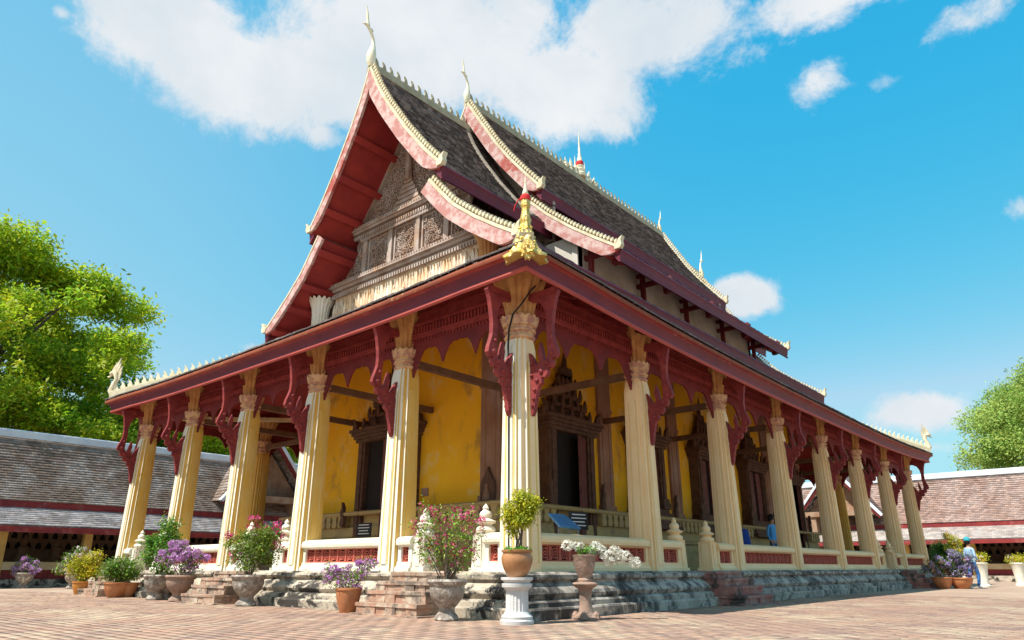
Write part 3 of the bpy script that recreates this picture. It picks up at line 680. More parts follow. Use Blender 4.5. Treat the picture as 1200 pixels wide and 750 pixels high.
for side, p0, p1, out in (('F', (-LX, 0), (0, 0), (0, -1)), ('S', (0, 0), (0, LY), (1, 0)), ('S', (0, LY), (-LX, LY), (0, 1)), ('S', (-LX, LY), (-LX, 0), (-1, 0))):
    rows = []
    d = (np.sign(p1[0]-p0[0]), np.sign(p1[1]-p0[1])); LL = abs(p1[0]-p0[0])+abs(p1[1]-p0[1]); NS = 14
    for sg in range(NS):
        rows = []
        for k in range(n_r+1):
            o_ = 1.07-k*(4.6/n_r); span = LL+2*o_; pts_ = []
            for e in (sg/NS, (sg+1)/NS):
                q = -o_+span*e; tt = min(max(q/LL, 0), 1)
                z = eave_z(side, tt)*(1-k/n_r)+5.15*(k/n_r)+.385+(1.07-o_)*.48
                pts_.append((p0[0]+out[0]*o_+d[0]*q, p0[1]+out[1]*o_+d[1]*q, z))
            rows.append(tuple(pts_))
        tsub('roof_tile', tile_rows(rows, .2, .03, m=m_tile), None, skirt, kind='stuff')
# rafters seen under the skirt
for side_, L_s in (('F', LX), ('R', LY)):
    q_ = .6
    while q_ < L_s-.4:
        ln_ = min(3.4, q_, L_s-q_)+.0; raf = MB(); raf.bar((0, -.78, .19), (0, ln_, .19+(ln_+.78)*.46), .09, .09)
        obj('rafter', raf, m_dkred, skirt, (q_-LX, 0, 5.17) if side_ == 'F' else (0, q_, 5.05), 0 if side_ == 'F' else PI/2); q_ += 1.0
# hip ridges with flame crest, and naga / gilded corner finials
def crest_flame(h=.26):
    mb = MB(); mb.prism([(-.05, 0), (.06, 0), (.085, h*.3), (.05, h*.55), (.09, h), (-.01, h*.7), (-.055, h*.35)], (0, 0, 0), (1, 0, 0), (0, 0, 1), (0, 1, 0), .05); return mb.mesh('crest_flame', m_ivory)
cfm = crest_flame()
def hip(p0, p1, nf):
    mb = MB(); mb.bar(p0, p1, .24, .30); mb.bar((p0[0], p0[1], p0[2]+.18), (p1[0], p1[1], p1[2]+.18), .13, .08); o = tsub('hip_ridge', mb, m_crest, skirt)
    ang = math.atan2(p0[1]-p1[1], p0[0]-p1[0])
    for i in range(nf):
        t = (i+.5)/nf
        c = obj('crest_flame', cfm, None, skirt, tuple(p0[q]+(p1[q]-p0[q])*t+(.20 if q == 2 else 0) for q in range(3)), ang)
for sx, sy in ((-1, -1), (1, 1), (-1, 1), (1, -1)):
    cx = 0 if sx > 0 else -LX; cy = 0 if sy < 0 else LY
    hip((cx+sx*.95, cy+sy*.95, 5.70), (cx-sx*3.4, cy-sy*3.4, 7.58), 30)
# ---- upper roofs
XC = -7.5
RT_ = dict(F1=[(0, 15.40), (.42, 14.45), (.85, 13.70), (1.65, 12.50), (2.4, 11.52), (3.05, 10.80)], F2=[(2.55, 10.52), (3.0, 9.98), (3.45, 9.48), (4.2, 8.88), (4.9, 8.40), (5.5, 8.02)],
           T1=[(0, 16.50), (.5, 15.62), (1.25, 14.35), (1.8, 13.55), (2.4, 12.78), (3.05, 12.0)], T2=[(2.40, 11.82), (3.15, 11.06), (4.05, 10.30), (4.9, 9.68), (5.6, 9.20)])
def interp(pr, n):
    P = np.array(pr, float); d = np.r_[0, np.cumsum(np.linalg.norm(np.diff(P, axis=0), axis=1))]; t = np.linspace(0, d[-1], n+1)
    return np.c_[np.interp(t, d, P[:, 0]), np.interp(t, d, P[:, 1])], d[-1]
SECT = [('front_upper_roof', 'F1', (1.73, 2.06), (6.9, 6.9), True, False), ('rear_upper_roof', 'F1', (19.0, 19.0), (24.3, 24.0), False, True), ('lower_side_roof', 'F2', (2.12, 2.30), (23.9, 23.7), True, True),
        ('main_roof', 'T1', (6.0, 6.33), (19.95, 19.75), True, True), ('main_side_roof', 'T2', (6.42, 6.62), (19.6, 19.4), True, True)]
tooth = [(u*.8, v*.82) for u, v in [(-.028, 0), (.028, 0), (.03, .03), (.055, .06), (.05, .10), (.02, .135), (0, .17), (-.02, .135), (-.05, .10), (-.055, .06), (-.03, .03)]]
for nm, pk, ya, yb, gf, gb in SECT:
    pr, ln = interp(RT_[pk], 30)
    n = len(pr)-1
    nt_ = int(ln/.165); prt, _ = interp(RT_[pk], nt_)
    root = None
    def Y(i, nn, y): return y[0]+(y[1]-y[0])*i/nn
    # soffit slab both sides
    mb = MB()
    for s_ in (-1, 1):
        rings = []
        for i in range(n+1):
            a = pr[max(i-1, 0)]; c = pr[min(i+1, n)]; tx, tz = c-a; L0 = math.hypot(tx, tz); nx, nz = -tz/L0, tx/L0
            if nz < 0: nx, nz = -nx, -nz
            q0 = pr[i]-np.array((nx, nz))*.03; q1 = pr[i]-np.array((nx, nz))*.17
            for q_ in (q0, q1):
                if q_[0] < 0: q_[1] += 2.2*q_[0]; q_[0] = 0
            rings.append([(XC+s_*q0[0], Y(i, n, ya)+.02, q0[1]), (XC+s_*q0[0], Y(i, n, yb)-.02, q0[1]), (XC+s_*q1[0], Y(i, n, yb)-.02, q1[1]), (XC+s_*q1[0], Y(i, n, ya)+.02, q1[1])])
        for i in range(n):
            A, B = rings[i], rings[i+1]
            for k in range(4):
                mb.add([A[k], A[(k+1) % 4], B[(k+1) % 4], B[k]], [(0, 1, 2, 3)])
        mb.add(rings[-1], [(0, 1, 2, 3)])
    root = tp(nm, mb, m_soffit)
    for s_ in (-1, 1):
        rows = [((XC+s_*p_[0], Y(i, nt_, ya)+.1, p_[1]), (XC+s_*p_[0], Y(i, nt_, yb)-.1, p_[1])) for i, p_ in enumerate(prt)][::-1]
        tsub('roof_tile', tile_rows(rows, .21, .045, .55), None, root, kind='stuff').data.materials[0] = m_tile
        # eave fascia
        xe, ze = pr[-1]; fb = MB()
        P_ = [(XC+s_*xe, ya[1]+.03, ze), (XC+s_*xe, yb[1]-.03, ze)]
        fb.sweep(P_, [(s_, 0), (s_, 0)], [(-.22, -.02), (.03, .02), (.05, -.04), (.02, -.07), (.0, -.20), (-.03, -.30), (.0, -.33), (.0, -.38), (-.05, -.38), (-.22, -.16)], 0)
        tsub('eave_fascia', fb, m_purple, root, smooth=True, angle=40)
    # gable boards, capping and crest teeth
    for y_, on, sg in ((ya, gf, -1), (yb, gb, 1)):
        if not on: continue
        for s_ in (-1, 1):
            bb = MB(); cp = MB(); te = MB()
            top = [(p_[0], p_[1]+.03) for p_ in pr]; wv = []
            for i, p_ in enumerate(pr):
                a = pr[max(i-1, 0)]; c = pr[min(i+1, n)]; tx, tz = c-a; L0 = math.hypot(tx, tz)
                wd = (.40 if s_ > 0 or sg > 0 else .30)*(1 if i < n-2 else (.86, .66, .30)[i-(n-2)] if i-(n-2) < 3 else .3)
                wv.append((tz/L0, -tx/L0, wd))
            def pt(i, d, yy): # d measured down from the top line, square to it
                p_ = top[i]; nx, nz, wd = wv[i]
                return (XC+s_*max(.0, p_[0]+nx*d), Y(i, n, y_)+yy, p_[1]+nz*d if p_[0]+nx*d > 0 else p_[1]+nz*d+(p_[0]+nx*d)*1.0)
            for lst, d0, d1, t0, t1 in ((bb, .0, None, -.045, .045), (cp, -.055 if s_ > 0 or sg > 0 else -.03, .03, -.06, .06)):
                for i in range(n):
                    q = []
                    for j in (i, i+1):
                        dd = wv[j][2] if d1 is None else d1
                        q.append([pt(j, d0, t0), pt(j, d0, t1), pt(j, dd, t1), pt(j, dd, t0)])
                    for k in range(4): lst.add([q[0][k], q[0][(k+1) % 4], q[1][(k+1) % 4], q[1][k]], [(0, 1, 2, 3)])
                    if i == n-1: lst.add(q[1], [(0, 1, 2, 3)])
                    if i == 0: lst.add(q[0], [(0, 1, 2, 3)])
            # teeth
            K = int(ln/.138); pk2, _ = interp(RT_[pk], K*2)
            for k in range(K if (s_ > 0 or sg > 0) else 0):
                c_ = pk2[2*k+1]; a = pk2[2*k]; e = pk2[2*k+2]; d = (e-a)/np.linalg.norm(e-a); nx, nz = (-d[1], d[0])
                if nz < 0: nx, nz = -nx, -nz
                yy = Y(2*k+1, 2*K, y_); o_ = (XC+s_*(c_[0]+nx*.075), yy, c_[1]+nz*.075+.03)
                te.prism(tooth, o_, (s_*d[0], 0, d[1]), (s_*nx, 0, nz), (0, 1, 0), .07)
            # curled tip at the lower end
            xe, ze = pr[-1]; yy = y_[1]
            cp.prism([(-.12, -.06), (.06, -.06), (.12, .04), (.10, .18), (.15, .30), (.04, .24), (-.02, .14), (-.12, .12)], (XC+s_*xe, yy, ze+.05), (s_, 0, 0), (0, 0, 1), (0, 1, 0), .16)
            # purlins that carry the overhang
            b_o = tsub('gable_board', bb, m_barge if sg < 0 else m_crest, root); tsub('gable_capping', cp, m_crest, root); te.v and tsub('gable_crest', te, m_crest, root, kind='stuff')
            dep = 1.9 if (sg < 0 and pk in ('F1', 'F2')) else .9
            for f_ in ((.18, .42, .64, .86) if pk == 'F1' else (.12, .42, .66, .90)):
                i = int(f_*n); p_ = pr[i]; nx, nz, _w = wv[i]; pu = MB()
                cxp, czp = p_[0]+nx*.27, p_[1]+nz*.27; yy = Y(i, n, y_)
                pu.bar((XC+s_*cxp, yy-sg*.04, czp), (XC+s_*cxp, yy-sg*dep, czp), .22, .17, up=(s_*nx, 0, nz)); tsub('purlin', pu, m_soffit, root)
    # ridge
    if pk in ('F1', 'T1'):
        z = pr[0][1]; rb = MB(); y0, y1 = (ya[0]-.05, yb[0]-.0 if gb else 6.3) if gf else (19.7, yb[0]+.05)
        rb.box(XC-.13, XC+.13, y0, y1, z-.12, z+.10); rb.box(XC-.07, XC+.07, y0, y1, z+.10, z+.19); ro = tsub('ridge_cap', rb, m_ridge, root)
        k = int((y1-y0)/.30); kf = MB()
        for i in range(k): kf.prism([(-.07, 0), (.07, 0), (.085, .10), (.03, .19), (.075, .31), (-.02, .22), (-.07, .10)], (XC, y0+.25+i*.30, z+.18), (0, -1, 0), (0, 0, 1), (1, 0, 0), .06)
        tsub('ridge_crest', kf, m_ridge, root, kind='stuff')
# lead flashing where the front roof meets the raised one
mb = MB()
pr, ln = interp([(a, b_+.07) for a, b_ in RT_['F1']], 12)
for s_ in (-1, 1):
    for i in range(12): mb.bar((XC+s_*pr[i][0], 5.93, pr[i][1]), (XC+s_*pr[i+1][0], 5.93, pr[i+1][1]), .16, .08, up=(0, 0, 1))
tp('ridge_flashing', mb, mat('dull_flashing', (.25, .21, .17), (.36, .31, .24), 4, bump=.3))
# gable wall of the raised section
def gwall(y, prof, z0, m, name, th=.12):
    mb = MB(); R = [(x, z-.2) for x, z in prof]; mb.prism([(-x, z) for x, z in R[::-1]]+R[1:]+[(R[-1][0], z0), (-R[-1][0], z0)], (XC, y, 0), (1, 0, 0), (0, 0, 1), (0, 1, 0), th); return tp(name, mb, m)
gwall(7.0, RT_['T1'], 10.4, m_woodrelief, 'raised_gable'); gwall(19.1, RT_['T1'], 10.4, m_woodrelief, 'raised_gable')
# clerestory walls and their brackets
mb = MB()
for s_ in (-1, 1): mb.box(XC+s_*4.0-.1, XC+s_*4.0+.1, 6.7, 19.3, 7.0, 10.28)
mb.box(XC-4.1, XC+4.1, 6.75, 6.95, 7.0, 10.2); mb.box(XC-4.1, XC+4.1, 19.05, 19.25, 7.0, 10.2)
clw = tp('clerestory_wall', mb, m_clere)
cb = MB(); cb.box(0, 1.3, -.07, .07, 9.42, 9.56); cb.box(.16, .30, -.06, .06, 8.95, 9.95); cb.box(-.02, .75, -.06, .06, 9.80, 9.92); cb.box(1.0, 1.16, -.09, .09, 9.0, 9.44); cb.prism([(.9, 9.5), (1.35, 9.5), (1.3, 9.2), (1.16, 9.0), (1.02, 9.08), (.98, 9.3)], (0, 0, 0), (1, 0, 0), (0, 0, 1), (0, 1, 0), .2)
cbm = cb.mesh('clerestory_bracket', m_dkred)
for i in range(5):
    y = 7.1+i*3.0
    obj('clerestory_bracket', cbm, None, temple, (XC+4.08-TX, y-TY, 0)); obj('clerestory_bracket', cbm, None, temple, (XC-4.08-TX, y-TY, 0), PI)
# ---- carved front pediment
YP = 3.55
ped_t = [(0, 15.1), (.85, 13.45), (1.65, 12.3), (2.72, 11.1)]
mb = MB(); R = [(0, 15.1), (.85, 13.35), (1.65, 12.15), (2.4, 11.15), (2.62, 10.72), (2.5, 10.25), (3.45, 9.15), (4.1, 8.62), (4.1, 7.0)]; mb.prism([(-x, z) for x, z in R[::-1]]+R[1:], (XC, YP+.12, 0), (1, 0, 0), (0, 0, 1), (0, 1, 0), .12)
ped = tp('carved_pediment', mb, m_woodrelief)
pr_ = np.random.default_rng(3)
def relief(mbx, inside, x0, x1, z0, z1, step, y):
    z = z0
    while z < z1:
        x = x0+(step/2 if int((z-z0)/step) % 2 else 0)
        while x < x1:
            if inside(x, z):
                a = pr_.uniform(0, 2*PI); r = step*.52; k = 5; d = pr_.uniform(.03, .085)
                pts = [(math.cos(a+j*1.15)*r*(1-.13*j), math.sin(a+j*1.15)*r*(1-.13*j)) for j in range(k+1)]
                for j in range(k):
                    mbx.bar((XC+x+pts[j][0], y-d/2, z+pts[j][1]), (XC+x+pts[j+1][0], y-d/2, z+pts[j+1][1]), d, step*.17, up=(0, 0, 1) if abs(pts[j+1][0]-pts[j][0]) > .01 else (1, 0, 0), tint=(pr_.uniform(.75, 1.2),)*3)
            x += step
        z += step*.86
def half_at(z): return np.interp(z, [10.9, 12.3, 13.45, 15.1], [2.8, 1.65, .85, 0])
rel = MB(); relief(rel, lambda x, z: abs(x) < half_at(z)-.25, -2.8, 2.8, 11.32, 14.4, .20, YP+.06); tsub('scroll_carving', rel, m_wood, ped, kind='stuff')
mid = MB()   # raised centre motif: tiers and a spire
for k in range(6): mid.box(XC-.62+.09*k, XC+.62-.09*k, YP-.10, YP+.06, 11.3+.16*k, 11.3+.16*k+.12)
mid.tube([(XC, YP-.06, 12.2), (XC, YP-.08, 12.7), (XC, YP-.08, 13.2), (XC, YP-.06, 13.9)], [.16, .09, .12, .01], 8); tsub('spire_motif', mid, m_wood, ped)
bd = MB()
for s_ in (-1, 1):
    for (a, b_) in zip(ped_t[:-1], ped_t[1:]): bd.bar((XC+s_*a[0], YP, a[1]-.10), (XC+s_*b_[0], YP, b_[1]-.10), .16, .12)
tsub('pediment_edging', bd, m_wood, ped)
def cornice(z, hw, steps_, m, name='cornice'):
    mb = MB()
    for k, (dz, h, out) in enumerate(steps_): mb.box(XC-hw-out*.3, XC+hw+out*.3, YP-out, YP+.1, z+dz, z+dz+h-.004)
    o = tsub(name, mb, m, ped)
    be = MB(); nb = int(2*hw/.11); zz = z+steps_[-1][0]
    for i in range(nb):
        x = XC-hw+(i+.5)*2*hw/nb; be.box(x-.035, x+.035, YP-steps_[-1][2]-.03, YP-steps_[-1][2]+.01, zz+.01, zz+steps_[-1][1]-.02)
        be.box(x-.03, x+.03, YP-steps_[0][2]-.06, YP-steps_[0][2]+.01, z+steps_[0][0]-.09, z+steps_[0][0]+.02)
    return o, tsub('beading', be, m, ped, kind='stuff')
cornice(10.86, 2.42, [(0, .08, .16), (.08, .05, .10), (.13, .09, .22), (.22, .05, .28), (.27, .10, .24)], m_wood)
cornice(9.02, 3.55, [(0, .10, .20), (.10, .05, .14), (.15, .10, .26), (.25, .05, .36), (.30, .10, .32)], m_wood)
# row of panels, the outer ones cut by the slope of the roof
x0 = XC-3.15; wpan = 1.26
def roof_lim(s_): return float(np.interp(s_, [0, 2.2, 2.55, 3.0, 3.45], [10.72, 10.72, 10.22, 9.70, 9.2]))
for i in range(5):
    a = x0+i*wpan; pn = MB(); side = -1 if i == 0 else (1 if i == 4 else 0)
    if not side: pn.box(a+.10, a+wpan-.10, YP-.02, YP+.07, 9.50, 10.72, tint=(.8, .8, .8))
    else: pn.prism([(side*u, v) for u, v in ((1.99, 9.5), (3.0, 9.5), (3.0, 9.68), (2.55, 10.2), (2.2, 10.70), (1.99, 10.72))], (XC, YP+.03, 0), (1, 0, 0), (0, 0, 1), (0, 1, 0), .09, tint=(.8, .8, .8))
    po = tp('carved_panel', pn, m_wood)
    r2 = MB(); relief(r2, lambda x, z: a+.22 < XC+x < a+wpan-.22 and 9.62 < z < min(10.6, roof_lim(abs(x)+.1)-.08), a-XC, a+wpan-XC, 9.6, 10.65, .145, YP-.02); tsub('scroll_carving', r2, m_wood, po, kind='stuff')
    fr = MB()
    for xx in (a+.13, a+wpan-.19):
        zt_ = min(10.72, roof_lim(abs(xx+.03-XC)+.08)); fr.box(xx, xx+.06, YP-.09, YP+.06, 9.50, zt_)
    fr.box(a+.13, a+wpan-.13, YP-.085, YP+.06, 9.52, 9.59)
    if not side: fr.box(a+.13, a+wpan-.13, YP-.085, YP+.06, 10.60, 10.67)
    tsub('panel_frame', fr, m_wood, po)
for i in range(1, 5):
    a = x0+i*wpan; st = MB(); st.box(a-.075, a+.075, YP-.14, YP+.06, 9.47, min(10.76, roof_lim(abs(a-XC)+.08))); tp('panel_stile', st, m_wood)
fr = MB(); nf = 60
for i in range(nf):
    a = XC-2.1+i*4.2/nf; fr.prism([(-.05, 0), (.05, 0), (.045, -.10), (0, -.17), (-.045, -.10)], (a+.05, YP-.17, 10.80), (1, 0, 0), (0, 0, 1), (0, 1, 0), .05)
tsub('fringe', fr, m_wood, ped, kind='stuff')
# frieze below the cornice, leaf relief, sunlit buff put into the colour
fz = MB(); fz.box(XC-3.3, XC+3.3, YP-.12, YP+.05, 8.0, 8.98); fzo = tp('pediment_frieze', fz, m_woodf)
lf = MB()
for i in range(46):
    a = XC-3.25+i*.142; h = .5+.12*math.sin(i*2.3)
    lf.prism([(-.06, 0), (.06, 0), (.065, h*.5), (.03, h*.8), (0, h), (-.03, h*.8), (-.065, h*.5)], (a, YP-.15, 8.28), (1, 0, 0), (0, 0, 1), (0, 1, 0), .07, tint=(random.uniform(.9, 1.35),)*3)
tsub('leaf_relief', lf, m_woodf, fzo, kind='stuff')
# half capitals that flank the pediment
for x in (XC-3.75, XC+3.75):
    cm = MB(); cm.lathe([(.24, 0), (.25, .35), (.28, .6), (.36, .78), (.42, .86), (.36, .84), (.2, .7)], 72, rf=ribs(16, .07, .10, 4)); obj('lotus_capital', cm, m_capital if x > XC else m_white, temple, (x-TX, YP-.35-TY, 8.10), smooth=True, angle=45)
    cm = MB(); cm.box(x-.3, x+.3, YP-.1, YP+.15, 7.0, 8.45); tp('pediment_pier', cm, m_pilas)
# ---- finials
def chofa(loc, s, name, label, direction=-1, parent=temple, m=m_ivory):
    mb = MB(); y = direction
    mb.tube([(0, 0, -.05), (0, y*.04, .15), (0, y*.06, .42), (0, y*.03, .68), (0, y*.0, .92), (0, y*.03, 1.15), (0, y*.13, 1.38), (0, y*.30, 1.58), (0, y*.38, 1.68)], [.13, .17, .18, .13, .075, .06, .055, .06, .035], 12)
    mb.tube([(0, y*.33, 1.62), (0, y*.46, 1.62), (0, y*.56, 1.56)], [.06, .045, .008], 8)
    mb.tube([(0, y*.30, 1.62), (0, y*.34, 1.85), (0, y*.37, 2.1), (0, y*.44, 2.5)], [.07, .045, .04, .006], 8)
    mb.prism([(0, 0), (.16, .04), (.10, .12), (.02, .1)], (0, y*.22, 1.46), (0, -y, 0), (0, 0, 1), (1, 0, 0), .05)
    o = obj(name, mb, m, parent, (loc[0]-TX, loc[1]-TY, loc[2]), smooth=True, angle=60, label=label); o.scale = (s, s, s); return o
chofa((XC, 1.75, 15.5), .86, 'roof_finial', 'tall ivory horned finial at the front gable peak')
chofa((XC, 6.0, 16.58), .70, 'roof_finial', 'ivory horned finial on the raised roof peak')
chofa((XC, 19.85, 16.6), .55, 'roof_finial', 'pale horned finial at the far end of the main ridge', 1)
chofa((XC, 24.2, 15.5), .72, 'roof_finial', 'pale horned finial on the rear lower ridge', 1)
mb = MB()
mb.lathe([(.26, 0), (.28, .12), (.20, .2), (.24, .34), (.15, .42), (.18, .55), (.12, .62), (.15, .74), (.10, .8), (.11, .95), (.06, 1.05), (.075, 1.15), (.045, 1.25), (.05, 1.5), (.03, 1.6), (.045, 1.72), (.02, 1.85), (.035, 2.0), (.01, 2.15), (.0, 2.5)], 14)
spo = obj('ridge_spire', mb, m_ivory, temple, (XC-TX, 12.98-TY, 16.65), smooth=True, angle=50)
for k in (-3, -2, -1, 1, 2, 3):
    q = MB(); h = .75/(abs(k)**.5)
    q.lathe([(.10, 0), (.12, .1*h), (.07, .25*h), (.09, .4*h), (.04, .6*h), (.03, .8*h), (.0, h*1.3)], 8); q.tube([(0, 0, h*.3), (0, k/abs(k)*.22, h*.42), (0, k/abs(k)*.30, h*.8)], [.04, .045, .01], 6)
    obj('spire_tier', q, m_ivory, spo, (0, k*.36, 0))
rr = MB(); rr.lathe([(.165, 0), (.175, .1), (.16, .22)], 14); obj('ribbon', rr, m_redring, spo, (0, 0, .55))
# gilded finial over the near corner of the eave
mb = MB()
mb.lathe([(.10, .02), (.46, -.02), (.47, .03), (.36, .12), (.29, .24), (.23, .38), (.185, .52), (.15, .66), (.125, .80), (.11, .90), (.135, .95), (.115, 1.0), (.095, 1.10), (.085, 1.22), (.095, 1.26), (.12, 1.31), (.10, 1.37), (.11, 1.42)], 48, rf=lambda r, z, a, j: (r*(1+(.10 if j < 9 else .03)*math.sin(a*8)+(.04*math.sin(a*24+j*1.7) if j < 10 else 0)), z))
for a in range(44):   # foliate bosses
    an = a*2.4; z = .04+.74*(a/44)**1.1; r = float(np.interp(z, [.0, .12, .24, .38, .52, .66, .8], [.44, .36, .29, .23, .185, .15, .125]))
    mb.lathe([(.0, -.04), (.034, -.012), (.038, .015), (.0, .05)], 6, (r*math.cos(an), r*math.sin(an), z), cap=False)
lp = [(0, .30), (-.10, .22), (-.16, .08), (-.12, -.02), (-.15, -.14), (-.07, -.11), (-.05, -.20), (0, -.16), (.05, -.20), (.07, -.11), (.15, -.14), (.12, -.02), (.16, .08), (.10, .22)]
dg_ = Vector((1, -1, 0)).normalized(); sd2 = Vector((1, 1, 0)).normalized()
mb.prism([(u, v) for u, v in lp], dg_*.40+Vector((0, 0, .02)), sd2, (0, 0, 1), dg_, .10)
for (u, v) in ((0, .12), (-.07, .04), (.07, .04), (0, -.06), (-.08, -.08), (.08, -.08)): mb.lathe([(0, -.045), (.04, 0), (0, .045)], 8, tuple(dg_*.46+sd2*u+Vector((0, 0, v+.02))), cap=False)
for dx, dy in ((-1, 0), (0, 1)):
    d = Vector((dx, dy, 0)); mb.tube([d*.20+Vector((0, 0, .36)), d*.36+Vector((0, 0, .16)), d*.52+Vector((0, 0, .05)), d*.62+Vector((0, 0, .08)), d*.64+Vector((0, 0, .16))], [.10, .12, .08, .05, .02], 8)
gf = obj('gilded_corner_finial', mb, m_gold, temple, (.87-TX, -.87-TY, 5.42), smooth=True, angle=60); gf.scale = (.74, .74, .76)
rr = MB(); rr.lathe([(.10, 1.40), (.125, 1.44), (.12, 1.52), (.095, 1.56)], 14); obj('ribbon', rr, m_redring, gf)
rr = MB(); rr.tube([(.0, 0, 1.53), (-.12, -.10, 1.46), (-.18, -.15, 1.32), (-.2, -.17, 1.18)], [.02, .014, .012, .008], 6); obj('ribbon_tail', rr, m_redring, gf)
rr = MB(); rr.lathe([(.085, 1.55), (.06, 1.66), (.035, 1.74), (.03, 1.84), (.012, 1.95), (0, 2.12)], 12); obj('finial_spike', rr, m_ivory, gf, smooth=True)
def naga(x, y, z, ang, label):
    mb = MB()
    mb.tube([(-.55, 0, -.05), (-.28, 0, .02), (-.02, 0, .12), (.12, 0, .34), (.04, 0, .58), (-.03, 0, .76), (.03, 0, .94), (.16, 0, 1.02), (.30, 0, .99)], [.10, .12, .13, .12, .10, .09, .10, .11, .05], 10)
    mb.tube([(.20, 0, .93), (.33, 0, .86), (.40, 0, .88)], [.05, .035, .01], 6)
    for k, (u, w, h) in enumerate([(.02, 1.02, .38), (.10, 1.07, .52), (-.08, .96, .30), (.19, 1.07, .34), (-.10, .84, .22), (-.08, .70, .18)]):
        mb.prism([(-.045, 0), (.045, 0), (.035, h*.5), (-.03, h), (-.05, h*.5)], (u, 0, w), (1, 0, 0), (-.25, 0, 1), (0, 1, 0), .05)
    o = obj('naga_head', mb, m_crest, temple, (x-TX, y-TY, z), ang, smooth=True, angle=50, label=label) if label else obj('naga_head', mb, m_crest, temple, (x-TX, y-TY, z), ang, smooth=True, angle=50); o.scale = (.85, .8, .85); return o
naga(-LX-.92, -.92, 5.66, math.radians(-150), 'cream naga head on the far left corner of the gallery eave')
naga(.92, LY+.92, 5.66, math.radians(35), 'cream naga head on the far right corner of the gallery eave')
naga(-LX-.92, LY+.92, 5.66, math.radians(135), None)
# black cable down the corner column
mb = MB(); mb.tube([(.42, .1, 5.50), (.36, -.12, 5.25), (.27, -.25, 5.0), (.12, -.33, 4.8), (.02, -.31, 4.55), (-.02, -.285, 4.3), (-.015, -.275, 3.4), (.0, -.285, 2.2), (.015, -.30, .70)], .016, 6)
cb_o = obj('electric_cable', mb, m_cable); cb_o['label'] = 'thin black cable hanging down the white corner column'; cb_o['category'] = 'cable'
